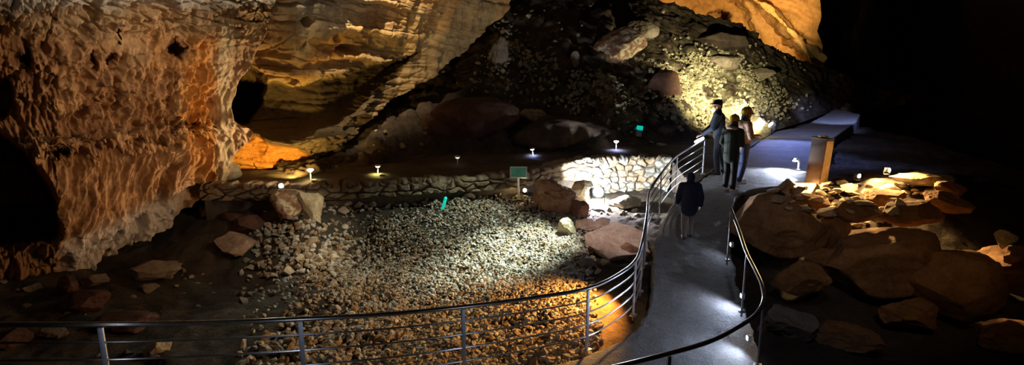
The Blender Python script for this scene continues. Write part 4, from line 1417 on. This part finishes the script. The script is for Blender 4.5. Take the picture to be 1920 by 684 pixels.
# ------------------------------------------------------------------ people
def capsule(mb, p0, p1, r0, r1, sx=1.0, n=14, rings=5):
    """closed tapered capsule"""
    p0, p1 = Vector(p0), Vector(p1)
    ax = (p1 - p0)
    L = ax.length
    t = ax / max(L, 1e-6)
    up = Vector((0, 1, 0)) if abs(t.y) < .9 else Vector((0, 0, 1))
    a = t.cross(up).normalized(); b = a.cross(t).normalized()
    prof = []
    for i in range(rings + 1):
        w = math.pi / 2 * (1 - i / rings)
        prof.append((-r0 * math.sin(w), max(r0 * math.cos(w), r0 * .02)))
    for i in range(rings + 1):
        w = math.pi / 2 * i / rings
        prof.append((L + r1 * math.sin(w), max(r1 * math.cos(w), r1 * .02)))
    V, Fc = [], []
    for (h, r) in prof:
        for k in range(n):
            w = 2 * math.pi * k / n
            V.append(p0 + t * h + a * (math.cos(w) * r * sx) + b * (math.sin(w) * r))
    m = len(prof)
    for i in range(m - 1):
        for k in range(n):
            k2 = (k + 1) % n
            Fc.append((i * n + k, i * n + k2, (i + 1) * n + k2, (i + 1) * n + k))
    Fc.append(tuple(range(n))[::-1]); Fc.append(tuple((m - 1) * n + k for k in range(n)))
    mb.add(V, Fc)


def chain(mb, pts, rs, sx=1.0):
    for i in range(len(pts) - 1):
        capsule(mb, pts[i], pts[i + 1], rs[i], rs[i + 1], sx)


def ell(mb, c, r, n=20, m=12, rot=None):
    V, Fc = [], []
    for i in range(m + 1):
        th = math.pi * (0.002 + .996 * i / m)
        for k in range(n):
            w = 2 * math.pi * k / n
            q = Vector((r[0] * math.sin(th) * math.cos(w), r[1] * math.sin(th) * math.sin(w), r[2] * math.cos(th)))
            if rot is not None: q = rot @ q
            V.append(Vector(c) + q)
    for i in range(m):
        for k in range(n):
            k2 = (k + 1) % n
            Fc.append((i * n + k, (i + 1) * n + k, (i + 1) * n + k2, i * n + k2))
    Fc.append(tuple(range(n))); Fc.append(tuple(m * n + k for k in range(n))[::-1])
    mb.add(V, Fc)


def fused(mb, name, mat, parent, vox, smooth_it=2):
    """one continuous surface out of the overlapping volumes"""
    me = bpy.data.meshes.new('tmp'); me.from_pydata(mb.v, [], mb.f); me.update()
    o = bpy.data.objects.new('tmp', me); COL.objects.link(o)
    md = o.modifiers.new('r', 'REMESH'); md.mode = 'VOXEL'; md.voxel_size = vox; md.use_smooth_shade = True
    if smooth_it:
        s = o.modifiers.new('s', 'SMOOTH'); s.iterations = smooth_it; s.factor = .5
    dg = bpy.context.evaluated_depsgraph_get()
    nm = bpy.data.meshes.new_from_object(o.evaluated_get(dg))
    nm.name = name
    bpy.data.objects.remove(o)
    nm.polygons.foreach_set('use_smooth', [True] * len(nm.polygons))
    nm.materials.clear()
    return link(name, nm, mat, parent)


def hand(mb, wrist, direction, palm_n, side, curl=.5, s=1.0):
    """palm, four unequal bent fingers and a thumb that leaves the side of the palm"""
    d = Vector(direction).normalized(); pn = Vector(palm_n).normalized()
    pn = (pn - d * pn.dot(d)).normalized()
    lat = d.cross(pn).normalized() * side       # toward the thumb
    w = Vector(wrist)
    for k in (-1, -.35, .35, 1):
        capsule(mb, w + d * .012 * s + lat * (.018 * k * s), w + d * .082 * s + lat * (.030 * k * s), .013 * s, .0115 * s, n=8, rings=3)
    for k, L in ((1, .066), (.34, .076), (-.34, .070), (-1, .055)):
        base = w + d * .086 * s + lat * (.029 * k * s)
        a = base; dirv = d
        for j, fr in enumerate((.45, .32, .23)):
            ang = curl * (.55 + .45 * j)
            dirv = (d * math.cos(ang) + pn * math.sin(ang)).normalized()
            b2 = a + dirv * (L * fr * s)
            capsule(mb, a, b2, (.0098 - .0008 * j) * s, (.0092 - .0009 * j) * s, n=8, rings=3)
            a = b2
    tb_ = w + d * .022 * s + lat * .028 * s
    t1 = tb_ + (d * .6 + lat * .75 + pn * .25).normalized() * .036 * s
    t2 = t1 + (d * .85 + lat * .15 + pn * .5).normalized() * .030 * s
    capsule(mb, tb_, t1, .0135 * s, .011 * s, n=8, rings=3); capsule(mb, t1, t2, .011 * s, .009 * s, n=8, rings=3)


def face_head(mb, c, R, s=1.0):
    """head looking along +y, turned by R about its centre"""
    c = Vector(c)
    def T(p): return c + R @ (Vector(p) * s)
    ell(mb, T((0, -.008, .02)), (.073 * s, .092 * s, .098 * s), rot=R)
    ell(mb, T((0, .022, -.045)), (.056 * s, .066 * s, .070 * s), rot=R)
    ell(mb, T((0, .062, -.092)), (.026 * s, .026 * s, .022 * s), rot=R, n=12, m=8)
    capsule(mb, T((0, .082, .015)), T((0, .104, -.022)), .009 * s, .015 * s, n=10)
    for sd in (-1, 1):
        capsule(mb, T((sd * .012, .083, .028)), T((sd * .046, .070, .026)), .010 * s, .009 * s, n=8)
        ell(mb, T((sd * .043, .060, -.025)), (.022 * s, .018 * s, .022 * s), rot=R, n=12, m=8)
        ell(mb, T((sd * .078, -.008, -.008)), (.010 * s, .022 * s, .032 * s), rot=R, n=10, m=8)
        ell(mb, T((sd * .014, .092, -.028)), (.008 * s, .009 * s, .007 * s), rot=R, n=8, m=6)
    capsule(mb, T((-.020, .084, -.052)), T((.020, .084, -.052)), .0085 * s, .0085 * s, n=8)
    capsule(mb, T((-.017, .081, -.064)), T((.017, .081, -.064)), .009 * s, .009 * s, n=8)


def person(loc, height, yaw, label, pose, mats, opts):
    s = height / 1.72
    root = empty('person', tuple(loc), yaw)
    S = lambda p: tuple(Vector(p) * s)
    lean = opts.get('lean', 0.0)
    hipz = .90
    pel = (0, 0, .93); spi = (0, lean * .25, 1.12); che = (0, lean * .7, 1.32); nk = (0, lean, 1.455); hd = (0, lean + .025, 1.60)
    Rh = Matrix.Rotation(opts.get('head_yaw', 0), 3, 'Z') @ Matrix.Rotation(opts.get('head_pitch', 0), 3, 'X')
    legs = pose['legs']; arms = pose['arms']
    # body ------------------------------------------------------------
    mb = MB()
    chain(mb, [S(pel), S(spi), S(che)], [.115 * s, .105 * s, .125 * s], 1.25)
    chain(mb, [S(che), S(nk)], [.11 * s, .06 * s], 1.2)
    chain(mb, [S(nk), S((hd[0], hd[1] - .02, hd[2] - .06))], [.055 * s, .050 * s])
    face_head(mb, S(hd), Rh, s)
    for sd, (hip, kn, an, toe) in legs.items():
        chain(mb, [S(hip), S(kn), S(an)], [.088 * s, .055 * s, .040 * s])
        chain(mb, [S((an[0], an[1] - .03, an[2] - .035)), S(toe)], [.036 * s, .028 * s])
    for sd, (sh, el, wr, hdir, pn) in arms.items():
        chain(mb, [S((sh[0] * .5, sh[1], sh[2] + .01)), S(sh)], [.07 * s, .060 * s])
        chain(mb, [S(sh), S(el), S(wr)], [.052 * s, .040 * s, .027 * s])
        hand(mb, S(wr), hdir, pn, 1 if sd == 'R' else -1, opts.get('curl', .6), s)
    fused(mb, 'body', mats['skin'], root, .0075 * s, 1)
    for sd in (-1, 1):
        eb = MB(); ell(eb, Vector(S(hd)) + Rh @ Vector((sd * .031 * s, .078 * s, .006 * s)), (.011 * s, .009 * s, .008 * s), n=10, m=8)
        eb.build('eye', mats['dark'], root)
    # trousers ----------------------------------------------------------
    tr = MB()
    chain(tr, [S((0, 0, .90)), S((0, 0, 1.0))], [.125 * s, .12 * s], 1.25)
    for sd, (hip, kn, an, toe) in legs.items():
        w = opts.get('trouser', 1.0)
        chain(tr, [S(hip), S(kn), S((an[0], an[1], an[2] + .02))], [.105 * s, .076 * s * w, .062 * s * w])
    fused(tr, 'trousers', mats['trousers'], root, .014 * s, 2)
    # shoes -------------------------------------------------------------
    for sd, (hip, kn, an, toe) in legs.items():
        sh = MB()
        capsule(sh, S((an[0], an[1] - .035, an[2] - .028)), S((toe[0], toe[1], toe[2] + .012)), .050 * s, .040 * s)
        capsule(sh, S((an[0], an[1], an[2])), S((an[0], an[1], an[2] - .03)), .056 * s, .052 * s)
        so = fused(sh, 'shoe', mats['shoes'], root, .010 * s, 2)
    # jacket ------------------------------------------------------------
    j = MB()
    puff = opts.get('puff', 1.0); hem = opts.get('hem', .82)
    chain(j, [S((0, 0, hem + .06)), S((0, lean * .15, 1.02)), S(spi), S(che)], [.142 * s * puff, .136 * s * puff, .138 * s * puff, .148 * s * puff], 1.22)
    chain(j, [S(che), S((0, lean * .95, 1.43))], [.142 * s * puff, .085 * s], 1.25)
    if opts.get('collar', True):
        chain(j, [S((0, lean * .95, 1.43)), S((0, lean, 1.475))], [.085 * s, .078 * s], 1.05)
    for sd, (sh, el, wr, hdir, pn) in arms.items():
        chain(j, [S((sh[0] * .45, sh[1], sh[2])), S(sh)], [.10 * s, .082 * s * puff])
        wv = Vector(wr) + (Vector(el) - Vector(wr)) * .06
        chain(j, [S(sh), S(el), S(tuple(wv))], [.080 * s * puff, .064 * s * puff, .050 * s * puff])
    jo = fused(j, 'jacket', mats['jacket'], root, .013 * s, 3)
    hc = Vector(S(hd))
    # hair ----------------------------------------------------------------
    if opts.get('hair', True):
        hb = MB()
        ell(hb, hc + Rh @ Vector((0, -.022 * s, .032 * s)), (.082 * s, .094 * s, .098 * s), rot=Rh)
        ell(hb, hc + Rh @ Vector((0, -.055 * s, -.03 * s)), (.070 * s, .055 * s, .075 * s), rot=Rh)
        if opts.get('long_hair'):
            for sx in (-1, 1):
                chain(hb, [hc + Rh @ Vector((sx * .060 * s, -.03 * s, .0)), hc + Rh @ Vector((sx * .062 * s, .0, -.12 * s)), hc + Rh @ Vector((sx * .07 * s, .02 * s, -.24 * s))], [.034 * s, .034 * s, .022 * s])
            chain(hb, [hc + Rh @ Vector((0, -.07 * s, .0)), hc + Rh @ Vector((0, -.095 * s, -.20 * s))], [.05 * s, .05 * s])
        fused(hb, 'hair', mats['hair'], root, .010 * s, 2)
    # helmet / cap / hood ---------------------------------------------------
    if opts.get('helmet'):
        hm = MB()
        prof = [(.128, -.02), (.122, .0), (.118, .035), (.100, .085), (.065, .115), (.02, .128)]
        hm.lathe([(r * s, z * s) for r, z in prof], n=32)
        hm.v = [(v[0] * .92, v[1] * 1.08, v[2]) for v in hm.v]
        hm.v = [tuple(hc + Rh @ (Vector(v) + Vector((0, -.010 * s, .045 * s)))) for v in hm.v]
        ho = hm.build('helmet', mats['helmet'], root, angle=60)
        br = MB()
        Vb, Fb = [], []
        for i, (rr, zz) in enumerate([(.108, -.005), (.150, -.028), (.152, -.020), (.110, .010)]):
            for k in range(33):
                w = math.pi * (-.12 + 1.24 * k / 32)
                ext = 1 + .12 * max(0, math.sin(w)) * (1 if i in (1, 2) else 0)
                Vb.append(hc + Rh @ Vector((rr * s * .92 * math.cos(w), rr * s * 1.08 * math.sin(w) * ext - .010 * s, zz * s + .045 * s)))
        for i in range(4):
            for k in range(32):
                a, b2 = i * 33 + k, ((i + 1) % 4) * 33 + k
                Fb.append((a, a + 1, b2 + 1, b2))
        br.add(Vb, Fb); br.build('brim', mats['helmet'], ho, angle=50)
        rd = MB()
        rd.tube([hc + Rh @ (Vector((0, 1.08 * r * s * sg2 - .010 * s, z * s + .048 * s))) for r, z, sg2 in [(.118, .035, 1), (.100, .085, 1), (.065, .115, 1), (.0, .130, 1), (.065, .115, -1), (.100, .085, -1), (.118, .035, -1)]], .010 * s, 8)
        rd.build('ridge', mats['helmet'], ho)
    if opts.get('cap'):
        cp_ = MB()
        cp_.lathe([(r * s, z * s) for r, z in [(.098, -.005), (.101, .02), (.094, .06), (.06, .09), (.015, .10)]], n=28)
        cp_.v = [tuple(hc + Rh @ (Vector((v[0] * .95, v[1] * 1.08, v[2])) + Vector((0, -.010 * s, .050 * s)))) for v in cp_.v]
        co = cp_.build('cap', mats['cap'], root, angle=60)
        bl = MB(); Vb, Fb = [], []
        for rr, zz in [(.09, .050), (.165, .040), (.165, .046), (.09, .062)]:
            for k in range(17):
                w = math.pi * (.14 + .72 * k / 16)
                Vb.append(hc + Rh @ Vector((rr * s * .98 * math.cos(w), rr * s * 1.1 * math.sin(w), zz * s)))
        for i in range(4):
            for k in range(16):
                a, b2 = i * 17 + k, ((i + 1) % 4) * 17 + k
                Fb.append((a, a + 1, b2 + 1, b2))
        bl.add(Vb, Fb); bl.build('peak', mats['cap'], co, angle=50)
    if opts.get('hood'):
        hb = MB()
        ell(hb, hc + Rh @ Vector((0, -.028 * s, .018 * s)), (.104 * s, .108 * s, .122 * s), rot=Rh)
        ell(hb, hc + Rh @ Vector((0, -.04 * s, -.10 * s)), (.105 * s, .09 * s, .07 * s), rot=Rh)
        fused(hb, 'hood', mats['jacket'], root, .011 * s, 2)
    if opts.get('fur'):
        fb = MB()
        pts = []
        for k in range(15):
            w = 2 * math.pi * k / 14
            pts.append((.125 * s * math.cos(w), (lean) * s + .115 * s * math.sin(w), (1.452 + .03 * -math.sin(w)) * s))
        for i in range(14): capsule(fb, pts[i], pts[i + 1], .040 * s, .040 * s, n=10)
        fo = fused(fb, 'fur_collar', mats['fur'], root, .011 * s, 1)
    if opts.get('scarf'):
        sb = MB()
        chain(sb, [S((-.02, lean + .09, 1.42)), S((-.03, lean + .15, 1.15))], [.032 * s, .028 * s])
        for k in range(12):
            w0, w1 = 2 * math.pi * k / 12, 2 * math.pi * (k + 1) / 12
            capsule(sb, S((.085 * math.cos(w0), lean + .08 * math.sin(w0), 1.475)), S((.085 * math.cos(w1), lean + .08 * math.sin(w1), 1.475)), .030 * s, .030 * s, n=8)
        fused(sb, 'scarf', mats['dark'], root, .011 * s, 1)
    tag(root, label, 'person')
    return root


def cloth(name, col, rough=.85):
    return plain(name, col, rough, noise=.18, nscale=22, bump=.25)


skin = plain('skin', (.52, .32, .23), .55, noise=.06)
dark = plain('dark_cloth', (.012, .012, .014), .7)
LEG = {'L': ((-.09, 0, .90), (-.10, .015, .49), (-.105, -.01, .085), (-.12, .135, .045)),
       'R': ((.09, 0, .90), (.10, .015, .49), (.105, -.01, .085), (.12, .135, .045))}
# man with forearms on the handrail, facing the pit
mloc = G(1343, 327, .01)
myaw = math.atan2(.95, -.30)   # local +y turned to world (-x, slightly toward us)
def yaw_to(vx, vy): return math.atan2(-vx, vy)
person(mloc, 1.78, yaw_to(-.90, .25), 'tall person in a dark navy jacket and dark cap leaning on the handrail end',
       {'legs': {'L': ((-.09, 0, .90), (-.11, .03, .49), (-.12, -.02, .085), (-.14, .13, .045)), 'R': ((.09, 0, .90), (.11, -.02, .49), (.12, -.16, .085), (.14, -.01, .045))},
        'arms': {'L': ((-.185, .06, 1.40), (-.225, .17, 1.10), (-.09, .37, .935), (.25, .85, -.35), (.1, -.5, -1)), 'R': ((.185, .06, 1.40), (.225, .17, 1.10), (.06, .38, .935), (-.25, .85, -.35), (-.1, -.5, -1))}},
       {'skin': skin, 'dark': dark, 'trousers': cloth('navy_trousers', (.007, .009, .018)), 'jacket': cloth('navy_jacket', (.008, .016, .034)), 'shoes': plain('black_shoes', (.015, .015, .018), .5), 'hair': dark, 'cap': cloth('dark_cap', (.02, .012, .01))},
       {'lean': .05, 'cap': True, 'head_yaw': .75, 'hem': .86})
# front visitor: yellow helmet, fur collar, dark green parka
wloc = G(1366, 359, -.085)
person(wloc, 1.64, yaw_to(.80, .60), 'person in yellow helmet and dark green parka with beige fur collar',
       {'legs': {'L': ((-.085, 0, .90), (-.09, .03, .49), (-.095, .0, .085), (-.105, .14, .045)), 'R': ((.085, 0, .90), (.10, .0, .49), (.13, -.05, .085), (.15, .09, .045))},
        'arms': {'L': ((-.18, .0, 1.39), (-.235, -.03, 1.12), (-.20, .14, .95), (.1, .75, -.6), (1, 0, -.1)), 'R': ((.18, .0, 1.39), (.225, .02, 1.12), (.14, .24, 1.06), (-.3, .9, .1), (-.4, -.1, -1))}},
       {'skin': skin, 'dark': dark, 'trousers': cloth('black_trousers', (.010, .010, .012)), 'jacket': cloth('green_parka', (.013, .028, .022)), 'shoes': plain('white_trainers', (.68, .70, .74), .5), 'hair': dark, 'helmet': plain('yellow_shell', (.72, .47, .03), .35), 'fur': cloth('beige_fur', (.42, .31, .22))},
       {'helmet': True, 'fur': True, 'long_hair': True, 'puff': 1.06, 'hem': .74, 'head_yaw': .15})
# visitor behind
vloc = G(1388, 345, -.045)
person(vloc, 1.70, yaw_to(.95, .10), 'person in yellow helmet, pinkish beige jacket and blue jeans behind the parka wearer',
       {'legs': {'L': ((-.085, 0, .90), (-.09, .04, .49), (-.095, .02, .085), (-.105, .16, .045)), 'R': ((.085, 0, .90), (.10, -.01, .49), (.11, -.10, .085), (.13, .04, .045))},
        'arms': {'L': ((-.18, .0, 1.39), (-.22, .05, 1.11), (-.06, .26, 1.10), (.3, .9, .15), (.2, 0, -1)), 'R': ((.18, .0, 1.39), (.22, .05, 1.11), (.06, .27, 1.12), (-.3, .9, .15), (-.2, 0, -1))}},
       {'skin': skin, 'dark': dark, 'trousers': cloth('blue_jeans', (.035, .06, .16)), 'jacket': cloth('pinkish_beige_jacket', (.46, .30, .23)), 'shoes': plain('grey_trainers', (.55, .58, .62), .5), 'hair': dark, 'helmet': plain('yellow_shell', (.72, .47, .03), .35)},
       {'helmet': True, 'scarf': True, 'long_hair': True, 'hem': .84})
# child walking
cloc = G(1288, 447, -.40)
person(cloc, 1.20, yaw_to(.10, 1.0), 'small child in a dark navy hooded coat and pale trousers walking along the walkway',
       {'legs': {'L': ((-.085, 0, .88), (-.09, .03, .48), (-.095, -.10, .085), (-.105, .03, .045)), 'R': ((.085, 0, .88), (.095, .10, .50), (.10, .12, .085), (.11, .26, .045))},
        'arms': {'L': ((-.19, .0, 1.38), (-.27, .02, 1.12), (-.27, .14, .92), (0, .5, -.85), (1, .0, 0)), 'R': ((.19, .0, 1.38), (.27, -.06, 1.12), (.28, -.02, .90), (0, .3, -.95), (-1, .0, 0))}},
       {'skin': skin, 'dark': dark, 'trousers': cloth('pale_trousers', (.20, .17, .15)), 'jacket': cloth('navy_coat', (.008, .013, .040)), 'shoes': plain('dark_shoes', (.03, .028, .03), .5), 'hair': dark},
       {'hood': True, 'puff': 1.28, 'hem': .72, 'trouser': 1.05})

# ------------------------------------------------------------------ world and view
w = bpy.data.worlds.new('cave_dark'); sc.world = w
w.use_nodes = True
w.node_tree.nodes['Background'].inputs[0].default_value = (.01, .008, .006, 1)
w.node_tree.nodes['Background'].inputs[1].default_value = 0.0
sc.view_settings.view_transform = 'Standard'
sc.view_settings.look = 'None'
sc.view_settings.exposure = 0.0
sc.view_settings.gamma = 1.0
sc.view_settings.use_curve_mapping = False
sc.cycles.max_bounces = 5
sc.cycles.diffuse_bounces = 3
